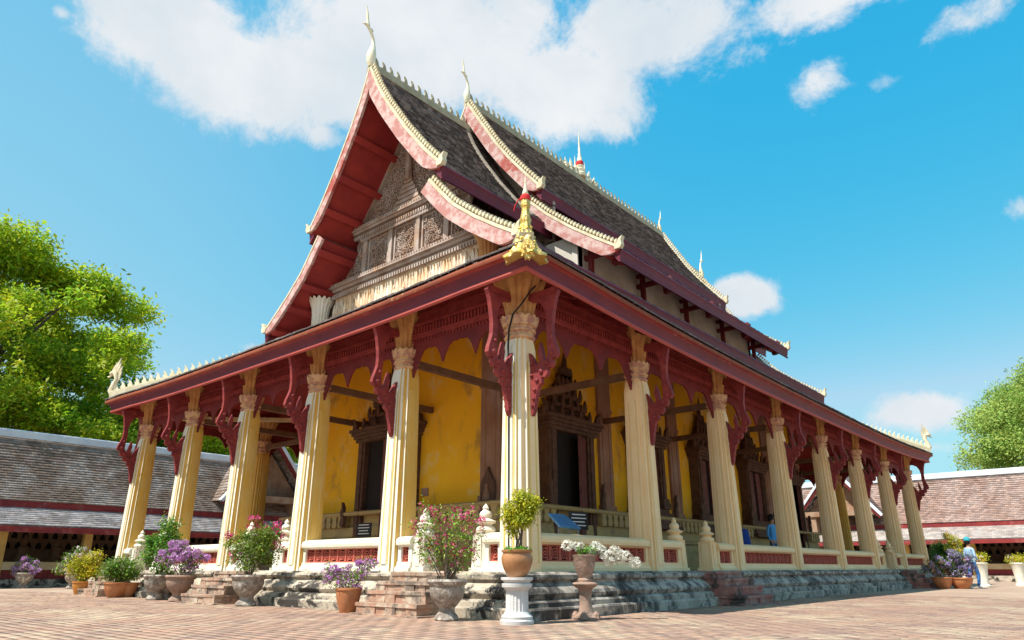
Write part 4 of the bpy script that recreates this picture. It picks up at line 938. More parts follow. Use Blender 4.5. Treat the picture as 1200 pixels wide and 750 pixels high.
# ================================================================ CLOISTERS
def cloister(name, label, org, rz, length, mt, ma, npost, post0, pitch, gap=None):
    """local frame: x along the front, -y towards the courtyard; front plinth face at y=0"""
    r = thing(name, label, 'cloister', org, rz, 'cloister galleries round the courtyard')
    def sb(nm, boxes, m, par=r, **k):
        mb = MB(); [mb.box(*b_) for b_ in boxes]; return obj(nm, mb, m, par, **k)
    Lh = length
    sb('plinth', [(0, Lh, 0, 4.4, 0, .30), (0, Lh, -.12, 0, 0, .16)], m_pod)
    sb('low_wall', [(0, Lh, .28, .46, .30, .62)], m_brk); sb('rail', [(0, Lh, .18, .56, .622, .90)], m_rail)
    bw = sb('back_wall', [(0, Lh, 3.9, 4.2, .30, 2.9)], m_niche)
    # niches in rows
    nm_ = MB(); nm_.prism([(-.10, 0), (.10, 0), (.10, .14), (.05, .22), (0, .29), (-.05, .22), (-.10, .14)], (0, 0, 0), (1, 0, 0), (0, 0, 1), (0, 1, 0), .03)
    V = MB(); k = int(Lh/.38)
    for row in range(3):
        for i in range(k):
            x = .2+i*.38+(.19 if row % 2 else 0); V.prism([(-.10, 0), (.10, 0), (.10, .14), (.05, .22), (0, .29), (-.05, .22), (-.10, .14)], (x, 3.885, 1.45+row*.42), (1, 0, 0), (0, 0, 1), (0, 1, 0), .03)
    obj('niche', V, m_dark, r, kind='stuff')
    sb('statue_bench', [(0, Lh, 3.0, 3.9, .30, .95)], m_plinth)
    # seated figures along the bench
    sm = MB(); sm.lathe([(.30, 0), (.33, .08), (.24, .2), (.17, .3), (.21, .45), (.22, .55), (.10, .62), (.09, .66), (.12, .72), (.12, .82), (.07, .9), (.03, 1.0), (0, 1.1)], 12); sme = sm.mesh('seated_statue', m_niche)
    x = .8
    while x < Lh: obj('seated_statue', sme, None, r, (x, 3.35, .95)); x += 1.25
    for i in range(npost):
        x = post0+i*pitch
        pm = MB(); pm.box(x-.19, x+.19, .14, .50, .31, .45); pm.lathe([(.17, .45), (.14, 2.2)], 4, (x, .32, 0), sq=True); pm.lathe([(.14, 2.2), (.17, 2.22), (.15, 2.3), (.2, 2.42)], 4, (x, .32, 0), sq=True)
        obj('post', pm, m_post, r)
    # roofs: lower apron, then the tiled main slope and its back
    ap = MB(); ap.sweep([(0, 0, 0), (Lh, 0, 0)], [(0, 1), (0, 1)], [(-.78, 2.06), (-.78, 2.16), (.55, 2.90), (.55, 2.80)]); ap.f.append([0, 4, 7, 3]); ap.m.append(0); ap.t.append((1, 1, 1))
    apo = obj('lower_roof', ap, ma, r)
    rows = [((0, -.80+1.33*k/9, 2.18+.74*k/9), (Lh, -.80+1.33*k/9, 2.18+.74*k/9)) for k in range(10)]
    obj('roof_tile', tile_rows(rows, .22, .018, .22), None, apo, kind='stuff').data.materials[0] = ma
    fs = MB(); fs.box(0, Lh, -.84, -.78, 1.95, 2.14); fs.box(0, Lh, -.86, -.84, 1.93, 1.98); obj('eave_fascia', fs, m_red, apo)
    ro = MB(); ro.add([(0, .55, 2.82), (Lh, .55, 2.82), (Lh, 3.3, 5.74), (0, 3.3, 5.74), (0, 6.2, 3.0), (Lh, 6.2, 3.0)], [(0, 1, 2, 3), (3, 2, 5, 4), (0, 3, 4)]); roo = obj('main_roof', ro, m_dkred, r)
    nk = 26; rows = [((0, .40+2.9*k/nk, 3.12+2.95*k/nk-.16*math.sin(PI*k/nk)), (Lh, .40+2.9*k/nk, 3.12+2.95*k/nk-.16*math.sin(PI*k/nk))) for k in range(nk+1)]
    obj('roof_tile', tile_rows(rows, .2, .04, .26), None, roo, kind='stuff').data.materials[0] = mt
    fs = MB(); fs.box(0, Lh, .42, .50, 2.80, 3.12); obj('eave_fascia', fs, m_red, roo)
    rc = MB(); rc.box(0, Lh, 3.05, 3.6, 5.7, 6.18); rc.box(0, Lh, 2.92, 3.1, 5.85, 6.12); obj('ridge_cap', rc, m_ridgew, roo)
    return r
clL = cloister('cloister_gallery', 'long cloister with grey-brown tiled roof on the left behind the temple', (-24.3, -20, 0), PI/2, 64, m_tileL, m_apron, 21, .9+2.92*0-.04+18.34-2.92*6, 2.92)
clR = cloister('cloister_gallery', 'long cloister with pinkish tiled roof on the right behind the temple', (-24.3, 38.0, 0), 0, 64, m_tileR, m_apronR, 20, 1.5, 3.3)
def gate(x, y, rz, label, m):
    r = thing('gate_pavilion', label, 'pavilion', (x, y, 0), rz, 'gate pavilions of the cloisters')
    mb = MB(); mb.prism([(-2.0, 4.0), (0, 6.35), (2.0, 4.0)], (0, 1.0, 0), (1, 0, 0), (0, 0, 1), (0, 1, 0), .15); obj('gable', mb, m_niche, r)
    mb = MB(); mb.box(-1.7, -1.3, .2, 1.0, 0, 3.9); mb.box(1.3, 1.7, .2, 1.0, 0, 3.9); mb.box(-2.1, 2.1, .1, 1.1, 3.7, 4.0); obj('gate_wall', mb, m_niche, r)
    for s_ in (-1, 1):
        mb = MB(); mb.bar((s_*2.5, .1, 3.55), (0, .1, 6.55), .12, .22, up=(0, 0, 1)); obj('gable_board', mb, m_dkred, r)
        mb = MB(); mb.bar((s_*2.58, .1, 3.62), (0, .1, 6.72), .26, .14, up=(0, 0, 1)); obj('gable_capping', mb, m_ridgew, r)
        rows = [((s_*(2.5-2.5*k/18), 0.2, 3.65+3.0*k/18), (s_*(2.5-2.5*k/18), 4.2, 3.65+3.0*k/18)) for k in range(19)]
        obj('roof_tile', tile_rows(rows, .2, .03, .25), None, r, kind='stuff').data.materials[0] = m
    mb = MB(); mb.box(-.12, .12, .1, 4.2, 6.6, 6.8); obj('ridge_cap', mb, m_ridgew, r)
    return r
gate(-24.2, 9.9, PI/2, 'small white-edged gable on the left cloister seen between the columns', m_tileL)
gate(-6.4, 37.6, 0, 'small white-edged gable on the right cloister seen between the columns', m_tileR)
# ================================================================ TREES
def leaves(centers, radii, n, size, m, flat=.5, col=((.75, 1.3), (.8, 1.25)), seed=1, name='crown', clump=1.0, light=None):
    r = np.random.default_rng(seed); C_ = np.array(centers); R_ = np.array(radii); k = len(C_)
    w = R_**2; idx = r.choice(k, n, p=w/w.sum())
    d = r.normal(size=(n, 3)); d /= np.linalg.norm(d, axis=1)[:, None]; rad = r.uniform(.25, 1, n)**.55
    # sprigs: each clump is made of small sprigs of leaves
    ns = max(1, n//9); sid = r.integers(0, ns, n); sidx = r.choice(k, ns, p=w/w.sum()); sdir = r.normal(size=(ns, 3)); sdir /= np.linalg.norm(sdir, axis=1)[:, None]
    srad = r.uniform(.2, 1, ns)**.5; so = sdir*srad[:, None]*R_[sidx][:, None]*np.array([1, 1, flat]); sp = C_[sidx]+so
    p = sp[sid]+r.normal(size=(n, 3))*size*clump
    nn = r.normal(size=(n, 3))+np.array([0, 0, 1.1])+sdir[sid]*.5; nn /= np.linalg.norm(nn, axis=1)[:, None]
    t = np.cross(nn, r.normal(size=(n, 3))); t /= np.linalg.norm(t, axis=1)[:, None]; b_ = np.cross(nn, t)
    L_ = size*r.uniform(.6, 1.25, n)[:, None]; Wd = L_*.42
    V = np.stack([p-t*L_*.5, p+b_*Wd*.5+nn*L_*.06, p+t*L_*.5, p-b_*Wd*.5+nn*L_*.06], 1).reshape(-1, 3)
    Q = np.arange(n*4).reshape(-1, 4)
    a = r.uniform(col[0][0], col[0][1], ns)[sid]*r.uniform(.85, 1.15, n); y = r.uniform(col[1][0], col[1][1], ns)[sid]
    T = np.stack([a*y, a, a*.8], 1)
    return arr_mesh(name, V, Q, T, m)
def tree(name, label, loc, height, blobs_, n, size, ml, seed, flat=.5, trunk=.35, group=None, col=((.6, 1.35), (.75, 1.35))):
    r = thing(name, label, 'tree', loc, 0, group); rr_ = random.Random(seed)
    tr = MB(); h0 = height*.32; tr.tube([(0, 0, -.1), (.1, 0, h0*.5), (0, .15, h0), (.2, .1, height*.55), (.1, .2, height*.8)], [trunk*1.3, trunk, trunk*.85, trunk*.5, trunk*.12], 10)
    obj('trunk', tr, m_bark, r, smooth=True)
    for i, (c, rad) in enumerate(blobs_):
        if i % 2 and len(blobs_) > 14: continue
        lm = MB(); z0 = min(h0+.06*height*(i % 6), c[2]-.5); a = Vector((.05, .1, z0)); e = Vector(c); mid_ = a.lerp(e, .5)+Vector((rr_.uniform(-.6, .6), rr_.uniform(-.6, .6), rr_.uniform(.0, .9)))
        lm.tube([a, mid_, e], [trunk*.35, trunk*.22, trunk*.05], 6); obj('limb', lm, m_bark, r)
    obj('crown', leaves([c for c, _ in blobs_], [q for _, q in blobs_], n, size, ml, flat, col, seed), None, r)
    return r
def blobs_for(seed, R, z0, z1, k, rb, shape):
    q = random.Random(seed); out = []
    while len(out) < k:
        a = q.uniform(0, 2*PI); z = q.uniform(z0, z1); t = (z-z0)/(z1-z0); rm = R*shape(t); d = rm*math.sqrt(q.uniform(.12, 1))
        out.append(((d*math.cos(a), d*math.sin(a), z), q.uniform(*rb)))
    return out
sh1 = lambda t: math.sqrt(max(0, 1-(max(0, t-.25)/.78)**2))
tree('almond_tree', 'big spreading bright green tree at left behind the cloister roof', (-39.5, -1.2, 0), 19, blobs_for(3, 11.0, 5.5, 17.9, 190, (.7, 2.2), sh1), 270000, .30, m_leafT, 5, .30, .5)
tree('almond_tree', 'lower green tree showing between the left columns above the cloister', (-37, 11.5, 0), 9.5, blobs_for(8, 8.5, 4.5, 9.8, 50, (1.1, 1.8), sh1), 60000, .32, m_leafT, 6, .4, .35)
tree('feathery_tree', 'pale green feathery tree at the right edge behind the pink roof', (5.4, 54.5, 0), 16, blobs_for(11, 7.0, 1.5, 14.8, 130, (.7, 2.0), lambda t: math.sqrt(max(0, 1-(max(0, t-.35)/.7)**2))*.98+.0), 125000, .24, m_leafR, 9, .7, .4, col=((.75, 1.3), (.85, 1.25)))
# ================================================================ POTTED PLANTS AND THE REST
def g2(px, py):                                   # where a spot seen on the ground lies
    d = FW*812.24+RT*(px-600)+UP*(375-py); t = -.70/d.z; return cam.location.x+d.x*t, cam.location.y+d.y*t
URN = [(.15, 0), (.17, .03), (.16, .07), (.115, .12), (.11, .17), (.15, .22), (.22, .30), (.25, .40), (.245, .47), (.27, .49), (.285, .53), (.27, .56), (.235, .555), (.22, .50)]
BOWL = [(.15, 0), (.17, .04), (.22, .16), (.25, .28), (.255, .34), (.275, .355), (.275, .385), (.245, .39), (.23, .34)]
JAR = [(.15, 0), (.17, .03), (.225, .12), (.26, .22), (.265, .29), (.235, .355), (.26, .375), (.265, .40), (.24, .405), (.22, .37)]
def pot_obj(par, prof, sx, sz, m, ns=24):
    mb = MB(); mb.lathe([(r_*sx, z*sz) for r_, z in prof], ns); o = obj('pot', mb, m, par, smooth=True, angle=35)
    s_ = MB(); top = prof[-1]; s_.lathe([(top[0]*sx*.99, top[1]*sz-.01), (.01, top[1]*sz+.02)], ns); obj('soil', s_, m_soil, par); return top[1]*sz
def stems(par, z0, pts, r0=.018, seed=1, base=.05):
    q = random.Random(seed)
    for p_ in pts:
        mb = MB(); a = Vector((q.uniform(-base, base), q.uniform(-base, base), z0-.03)); e = Vector(p_); m_ = a.lerp(e, .5)+Vector((q.uniform(-.05, .05), q.uniform(-.05, .05), q.uniform(-.02, .06)))
        mb.tube([a, m_, e], [r0, r0*.7, r0*.3], 6); obj('stem', mb, m_bark, par)
def flowers(par, centers, radii, n, size, cols, seed, flat=.8):
    n = int(n*1.7); size *= .72
    r = np.random.default_rng(seed); C_ = np.array(centers); R_ = np.array(radii); idx = r.integers(0, len(C_), n)
    d = r.normal(size=(n, 3)); d /= np.linalg.norm(d, axis=1)[:, None]; p = C_[idx]+d*(R_[idx]*r.uniform(.72, 1.08, n))[:, None]*np.array([1, 1, flat])
    V = []; Q = []; T = []; b = 0
    for i in range(n):
        nn = d[i]+r.normal(size=3)*.5; nn /= np.linalg.norm(nn); t = np.cross(nn, r.normal(size=3)); t /= np.linalg.norm(t); b2 = np.cross(nn, t); c = cols[r.integers(0, len(cols))]; s = size*r.uniform(.7, 1.2); v = r.uniform(.85, 1.15)
        for k in range(3):
            a = 2*PI*k/3; u = t*math.cos(a)+b2*math.sin(a); w = -t*math.sin(a)+b2*math.cos(a)
            V += [p[i], p[i]+u*s*.5+w*s*.3+nn*s*.2, p[i]+u*s+nn*s*.3, p[i]+u*s*.5-w*s*.3+nn*s*.2]; Q.append((b, b+1, b+2, b+3)); T.append((c[0]*v, c[1]*v, c[2]*v)); b += 4
    return obj('flower', arr_mesh('flower', V, Q, np.array(T), m_petal), None, par, kind='stuff')
PINK = [(.62, .04, .20), (.72, .10, .30), (.6, .03, .15)]; LILAC = [(.58, .30, .60), (.66, .40, .66), (.50, .20, .52)]; WHITE = [(.82, .80, .72), (.75, .74, .62)]; PALE = [(.75, .62, .62), (.78, .72, .66), (.66, .45, .52)]; ORNG = [(.8, .35, .12), (.75, .5, .3)]; VIOL = [(.28, .20, .45), (.36, .28, .5), (.44, .36, .56)]
def plant(px, py, prof, sx, sz, mp, label, cl, nl, ls, lm, nf=0, fc=None, fs=.04, seed=1, cat='potted plant', z=0, fcl=None, pos=None, lcol=((.6, 1.3), (.8, 1.4)), clump=.9, flat=.8, sgn=True):
    x, y = pos or g2(px, py)
    if not pos and px < 500:                     # in front of the podium
        d_ = FW*812.24+RT*(px-600)+UP*(375-py); t_ = (-1.28+.25*(py < 699 and px > 140)-cam.location.y)/d_.y; x, y = cam.location.x+d_.x*t_, cam.location.y+d_.y*t_
    r = thing('potted_plant', label, cat, (x, y, z), 0, 'potted plants set out around the temple'); zt = pot_obj(r, prof, sx, sz, mp)
    jr = random.Random(seed*13)
    def split(q4):                                    # break each mass into uneven smaller ones
        out = []
        for a, b_, c, r_ in q4:
            out.append((a, b_, c, r_*.72))
            for _ in range(5): an = jr.uniform(0, 2*PI); el_ = jr.uniform(-.6, 1.2); out.append((a+r_*.85*math.cos(an), b_+r_*.6*math.sin(an), c+r_*.8*math.sin(el_), r_*jr.uniform(.22, .5)))
        return out
    core = [(a*RT.x+b_*.64, a*RT.y-b_*.76, zt+c) for a, b_, c, _ in cl]
    if nl > 200: cl = split(cl)
    if fcl: fcl = split(fcl)
    cs = [(a*RT.x+b_*.64, a*RT.y-b_*.76, zt+c) for a, b_, c, _ in cl]; rs = [q[3] for q in cl]
    stems(r, zt, core, .014, seed)
    if nl: obj('foliage', leaves(cs, rs, int(nl*1.8), ls*.8, lm, flat, lcol, seed, 'foliage', clump), None, r)
    if nf: flowers(r, cs if fcl is None else [(a*RT.x+b_*.64, a*RT.y-b_*.76, zt+c) for a, b_, c, _ in fcl], rs if fcl is None else [q[3] for q in fcl], nf, fs, fc, seed+3, flat)
    return r
# left to right along the front
plant(0, 0, URN, 1.15, .95, m_stone, 'purple flowers in a grey urn, leftmost plant, before the left cloister', [(0, 0, .18, .32), (-.2, 0, .12, .25), (.2, 0, .15, .25), (0, 0, .35, .25)], 700, .09, m_leafP, 420, LILAC, .085, 21, pos=(-23.3, -.15))
plant(0, 0, URN, 1.15, .95, m_stone, 'tall plant with pale pink flowers in grey urn behind the orange glazed pot', [(0, 0, .3, .35), (-.25, 0, .5, .3), (.2, 0, .55, .3), (-.3, 0, .25, .3), (0, 0, .75, .2)], 1500, .10, m_leafP, 130, PALE, .10, 22, pos=(-21.6, .9))
plant(95, 696, BOWL, .98, .92, m_orange, 'yellow-green bush in a shiny orange glazed pot at far left', [(0, 0, .25, .28), (-.25, 0, .35, .24), (.25, 0, .3, .26), (0, 0, .5, .26), (.22, 0, .58, .18), (-.12, 0, .6, .15)], 2600, .085, m_leafY, 60, PALE, .06, 23)
plant(135, 698, BOWL, 1.12, .92, m_terra, 'low spreading green bush in a wide terracotta pot left of the red notice', [(0, 0, .22, .25), (-.28, 0, .28, .23), (.28, 0, .25, .24), (-.1, 0, .42, .2), (.15, 0, .42, .2)], 2200, .085, m_leafP, 60, PALE, .05, 24)
plant(149, 694, BOWL, .9, .9, m_terra, 'small half-hidden terracotta pot with sparse pink blooms behind the red notice', [(0, 0, .2, .2), (.1, 0, .3, .16)], 300, .08, m_leafP, 60, PALE, .06, 25)
plant(181, 700, URN, 1.08, .98, m_stone, 'tallest leafy green plant in a mottled stone goblet urn at left', [(0, 0, .3, .3), (-.2, 0, .5, .26), (.2, 0, .55, .26), (0, 0, .8, .28), (-.3, 0, .75, .18), (.28, 0, .85, .18), (.1, 0, 1.08, .18), (.0, 0, 1.2, .12)], 2600, .10, m_leafP, 50, WHITE+[(.75, .6, .1)], .07, 26, lcol=((.7, 1.3), (.7, 1.1)))
plant(194, 697, URN, .8, .72, m_stone, 'small stone urn half hidden between two larger urns', [(0, 0, .15, .15)], 160, .07, m_leafP, 0, None, .05, 27)
plant(208, 703, URN, 1.12, .98, m_urnb, 'mass of lilac-pink flowers in a brown stone goblet urn', [(0, 0, .3, .3), (-.28, 0, .35, .24), (.28, 0, .32, .27), (0, 0, .52, .27), (-.15, 0, .62, .18), (.25, 0, .5, .2)], 900, .07, m_leafP, 900, LILAC, .065, 28)
plant(288, 709, URN, 1.18, 1.02, m_stone, 'shrub with magenta flowers in a dark stone goblet urn before the centre steps', [(0, 0, .35, .28), (-.25, 0, .45, .26), (.3, 0, .45, .28), (-.3, 0, .7, .2), (.1, 0, .75, .28), (.38, 0, .75, .2), (.1, 0, .55, .3)], 2400, .08, m_leafP, 60, PINK, .075, 29, fcl=[(-.42, 0, .75, .15), (.0, 0, .98, .2), (.42, 0, .88, .18), (-.3, 0, .45, .2), (.5, 0, .6, .1)], lcol=((.6, 1.2), (.9, 1.7)))
plant(407, 716, BOWL, .80, 1.0, m_terra, 'sprawling purple flowers in a plain terracotta pot left of the brick steps', [(0, 0, .14, .2), (-.2, 0, .22, .2), (.15, 0, .28, .22), (.25, 0, .42, .16), (-.3, 0, .28, .14)], 900, .055, m_leafP, 520, LILAC+[(.55, .12, .55)], .045, 30, lcol=((.8, 1.4), (.9, 1.4)))
plant(523, 728, URN, 1.0, .98, m_stone, 'big airy shrub with pink and red flowers in grey urn near corner steps', [(-.22, 0, .28, .2), (.18, 0, .28, .18), (-.32, 0, .5, .2), (.0, 0, .45, .24), (.28, 0, .42, .18), (-.15, 0, .7, .24), (.15, 0, .72, .24), (.35, 0, .62, .15), (-.05, 0, .92, .18), (.25, 0, .92, .16), (-.42, 0, .75, .14), (.42, 0, .8, .12), (-.3, 0, .98, .12)], 1250, .062, m_leafP, 240, PINK+[(.7, .25, .35)], .05, 31, lcol=((.9, 1.6), (.9, 1.5)))
# the two pedestals at the corner
x, y = g2(606, 732)
pd = thing('pedestal', 'white fluted column pedestal under the glazed brown bonsai pot', 'pedestal', (x, y, 0), 0, 'pedestals at the temple corner')
mb = MB(); mb.lathe([(.22, 0), (.225, .05), (.205, .07), (.21, .10), (.175, .13), (.16, .16)], 28); obj('pedestal_base', mb, m_pedw, pd, smooth=True, angle=40); mb = MB(); mb.lathe([(.155, .42), (.17, .44), (.20, .46), (.205, .50), (.17, .51), (.185, .53), (.215, .55), (.215, .58)], 28); obj('pedestal_cap', mb, m_pedw, pd, smooth=True, angle=40)
mb = MB(); mb.lathe([(.152, .15), (.148, .43)], 96, rf=lambda r, z, a, j: (r*(1-.07*abs(math.sin(a*10))), z)); obj('fluted_shaft', mb, m_pedw, pd)
bn = thing('potted_plant', 'yellow-green cloud-shaped bonsai in a glazed brown jar on the white pedestal', 'bonsai', (x, y, .58)); zt = pot_obj(bn, JAR, .80, .86, m_glaze, 32)
q = random.Random(4)
for i in range(7):
    mb = MB(); a = q.uniform(0, 2*PI); pts = [(math.cos(a)*.05, math.sin(a)*.05, zt-.02), (math.cos(a)*.05+.01, math.sin(a)*.06, zt+.15), (math.cos(a+.8)*.07+.02, math.sin(a+.8)*.07+.01, zt+.32), (math.cos(a)*.12+.03, math.sin(a)*.12+.02, zt+.48)]; mb.tube(pts, [.014, .012, .010, .005], 6); obj('stem', mb, m_bark, bn)
cl = [(-.06, 0, .40, .12), (.05, 0, .44, .13), (.16, 0, .60, .10), (-.02, 0, .58, .14), (.1, 0, .66, .12), (-.1, 0, .50, .10), (.02, 0, .72, .09), (-.08, 0, .26, .06), (.2, 0, .66, .06), (.12, 0, .50, .09)]
obj('foliage', leaves([(a*RT.x*1.1+.03, a*RT.y*1.1, zt+c) for a, _, c, _ in cl], [k[3]*1.12 for k in cl], 6500, .045, m_leafY, .9, ((.6, 1.35), (.85, 1.2)), 8, 'foliage', .8), None, bn)
gr = leaves([(.12*math.cos(k), .12*math.sin(k), zt+.02) for k in range(7)], [.07]*7, 900, .045, m_grass, .3, ((.9, 1.2), (.9, 1.1)), 9, 'rim_grass', .4); obj('rim_grass', gr, None, bn, kind='stuff')
x, y = g2(687, 727)
pd = thing('pedestal', 'thin mottled grey-brown stone pedestal right of the white one', 'pedestal', (x, y, 0), 0, 'pedestals at the temple corner')
mb = MB(); mb.lathe([(.17, 0), (.18, .04), (.13, .08), (.10, .12), (.088, .25), (.09, .38), (.11, .42), (.165, .45), (.185, .48), (.17, .50), (.10, .51)], 20); obj('pedestal_body', mb, m_urnb, pd, smooth=True, angle=40)
for a in range(4):
    mb = MB(); mb.lathe([(.0, 0), (.06, .02), (.05, .08), (.02, .12)], 8, (.15*math.cos(a*PI/2+.4), .15*math.sin(a*PI/2+.4), 0), cap=False); obj('scroll_foot', mb, m_urnb, pd)
bo = thing('potted_plant', 'white bougainvillea trailing right from a slim brown stone vase on pedestal', 'potted plant', (x, y, .51), 0, 'potted plants set out around the temple'); mb = MB(); mb.lathe([(.10, 0), (.105, .03), (.085, .05), (.12, .12), (.15, .24), (.165, .33), (.18, .36), (.165, .365), (.15, .33)], 24, rf=lambda r, z, a, j: (r*(1+.03*abs(math.sin(a*6))), z)); obj('pot', mb, m_urnb, bo, smooth=True, angle=35)
arcs = [(-.22, .12), (.25, .05), (.5, -.06), (.62, -.02), (.36, -.10), (-.1, .10), (.18, .10), (.45, .05), (.72, -.12)]
fc_ = []
for k, (u, w) in enumerate(arcs):
    e = (u*RT.x, u*RT.y+.03*((k % 3)-1), .38+w); mb = MB(); mb.tube([(0, 0, .33), (u*.5*RT.x, u*.5*RT.y, .44+w*.5+.02), e], [.012, .009, .004], 6); obj('stem', mb, m_bark, bo); fc_.append((e, .085))
fc_ += [((.1*RT.x, .1*RT.y, .42), .08), ((.32*RT.x, .32*RT.y, .36), .09)]
flowers(bo, [c for c, _ in fc_ if True], [r_ for _, r_ in fc_], 620, .038, WHITE, 41, .8)
obj('foliage', leaves([(-.02, 0, .42), (.12, .05, .43), (.0, .05, .40)], [.10, .08, .08], 420, .045, m_grass, .6, ((.9, 1.3), (.9, 1.3)), 10, 'foliage', .5), None, bo)
# right-hand group
plant(1106, 690, BOWL, 1.25, 1.0, m_terra, 'dark bowl with violet and orange blooms, left one of the right-hand pair', [(0, 0, .2, .3), (-.3, 0, .3, .26), (.3, 0, .3, .28), (-.1, 0, .5, .25)], 1300, .08, m_leafP, 420, VIOL+ORNG[:1], .08, 51, lcol=((.4, .8), (.8, 1.2)))
plant(1128, 690, BOWL, 1.45, .95, m_terra, 'wide brown bowl heaped with violet flowers beside the right end of the podium', [(0, 0, .25, .32), (-.35, 0, .45, .32), (.3, 0, .35, .3), (-.1, 0, .7, .28), (.2, 0, .6, .28)], 1400, .08, m_leafP, 700, VIOL, .08, 52, lcol=((.4, .8), (.8, 1.2)))
plant(1114, 684, BOWL, 1.4, .9, m_stone, 'tall dark green bush standing behind the violet flower bowls', [(0, 0, .6, .5), (-.4, 0, .9, .4), (.4, 0, .8, .45), (.1, 0, 1.15, .4), (-.3, 0, 1.25, .25)], 3600, .11, m_leafP, 0, None, .05, 53, lcol=((.35, .7), (.7, .95)))
plant(1132, 688, JAR, 1.0, 1.2, m_whitepot, 'white pot with a yellow-green climbing plant beside the visitor in blue', [(0, 0, .2, .25), (.05, 0, .55, .25), (-.15, 0, .85, .25), (.0, 0, 1.1, .22), (-.2, 0, 1.35, .2)], 2000, .09, m_leafY, 120, ORNG+WHITE, .09, 54)
def tallpot(px, py, label, seed, nf):
    x, y = g2(px, py); r = thing('potted_plant', label, 'potted plant', (x, y, 0), 0, 'potted plants set out around the temple'); r.scale = (.8, .8, .88); mb = MB(); mb.lathe([(.26, 0), (.27, .05), (.22, .12), (.24, .5), (.30, .92), (.33, .96), (.33, 1.02), (.28, 1.02), (.27, .9)], 20); obj('pot', mb, m_whitepot, r, smooth=True, angle=35)
    obj('foliage', leaves([(0, 0, 1.1), (.15, .1, 1.2), (-.2, -.1, 1.15)], [.28, .22, .22], 900, .09, m_leafY, .6, ((.8, 1.3), (.9, 1.3)), seed, 'foliage', .8), None, r)
    flowers(r, [(0, 0, 1.15), (-.2, -.15, 1.2)], [.28, .2], nf, .07, WHITE+ORNG, seed)
tallpot(1154, 688, 'tall white pot of pale flowers right behind the visitor in blue', 61, 90)
tallpot(1198, 687, 'tall white pot with yellow-green leaves cut by the right edge', 62, 40)
# red and white notice on the ground
x, y = g2(200, 700); nb = thing('notice_board', 'small red and white notice leaning on the ground among the urns', 'sign', (x, y, 0), YAW)
mb = MB(); mb.bar((-.02, -.10, .0), (-.02, .06, .24), .24, .02, up=(1, 0, 0)); 
mb = MB(); mb.add([(0, -.10, .01), (.30, -.14, .01), (.30, .02, .29), (0, .06, .29)], [(0, 1, 2, 3)]); mb.add([(0, -.08, .01), (.30, -.12, .01), (.30, .04, .29), (0, .08, .29)], [(3, 2, 1, 0)]); mb.add([(0, -.10, .01), (0, .06, .29), (0, .08, .29), (0, -.08, .01)], [(0, 1, 2, 3)]); obj('red_panel', mb, m_signr, nb)
mb = MB(); mb.add([(-.26, -.02, .01), (-.005, -.10, .01), (-.005, .06, .29), (-.20, .12, .27)], [(0, 1, 2, 3)]); mb.add([(-.26, 0, .01), (-.005, -.08, .01), (-.005, .08, .29), (-.20, .14, .27)], [(3, 2, 1, 0)]); obj('white_panel', mb, m_white, nb)
for k in range(2):
    mb = MB(); z = .10+.07*k; f = z/.28; mb.bar((.05, -.118+.16*f-.01, z), (.25, -.143+.16*f-.01, z), .035, .006, up=(0, -.5, .87)); obj('lettering', mb, m_wtext, nb)
# signs in the gallery
ib = thing('information_board', 'slanted blue information board on a stand behind the parapet', 'sign', (-.9, 2.45, .64), PI/2); ib.scale = (.74, .74, 1)
mb = MB(); mb.add([(-.50, -.16, .80), (.42, -.16, .79), (.22, .22, 1.05), (-.48, .22, 1.05), (-.50, -.14, .77), (.42, -.14, .76), (.22, .24, 1.02), (-.48, .24, 1.02)], [(0, 1, 2, 3), (7, 6, 5, 4), (0, 4, 5, 1), (1, 5, 6, 2), (2, 6, 7, 3), (3, 7, 4, 0)]); obj('board', mb, m_blueb, ib)
for s_ in (-.3, .2):
    mb = MB(); mb.tube([(s_, .05, 0), (s_, .05, .9)], .02, 8); obj('stand_leg', mb, m_grey, ib)
for k in range(5):
    mb = MB(); t = .15+.16*k; mb.bar((-.42, -.16+.38*t-.004, .80+.25*t+.006), (.28-.1*t, -.16+.38*t-.004, .80+.25*t+.006), .012, .002, up=(0, 0, 1)); obj('text_line', mb, m_cloth, ib)
def bsign(x, y, z, rz, label):
    r = thing('black_sign', label, 'sign', (x, y, z), rz, 'black signs in the gallery'); mb = MB(); mb.box(-.26, .26, -.01, .01, .78, 1.12); obj('panel', mb, m_black, r)
    mb = MB(); mb.box(-.02, .02, .0, .03, 0, .8); mb.box(-.18, .18, -.1, .1, 0, .03); obj('stand', mb, m_grey, r)
    for k, w in enumerate((.18, .2, .16, .19)):
        mb = MB(); mb.box(-w, w, -.016, -.01, 1.06-.07*k, 1.08-.07*k); obj('lettering', mb, m_wtext, r)
bsign(-1.05, 3.05, .64, PI/2-.2, 'small black sign with white lettering beside the blue information board')
bsign(-7.2, 2.45, .64, .1, 'small black sign with white lettering before the dark front door')
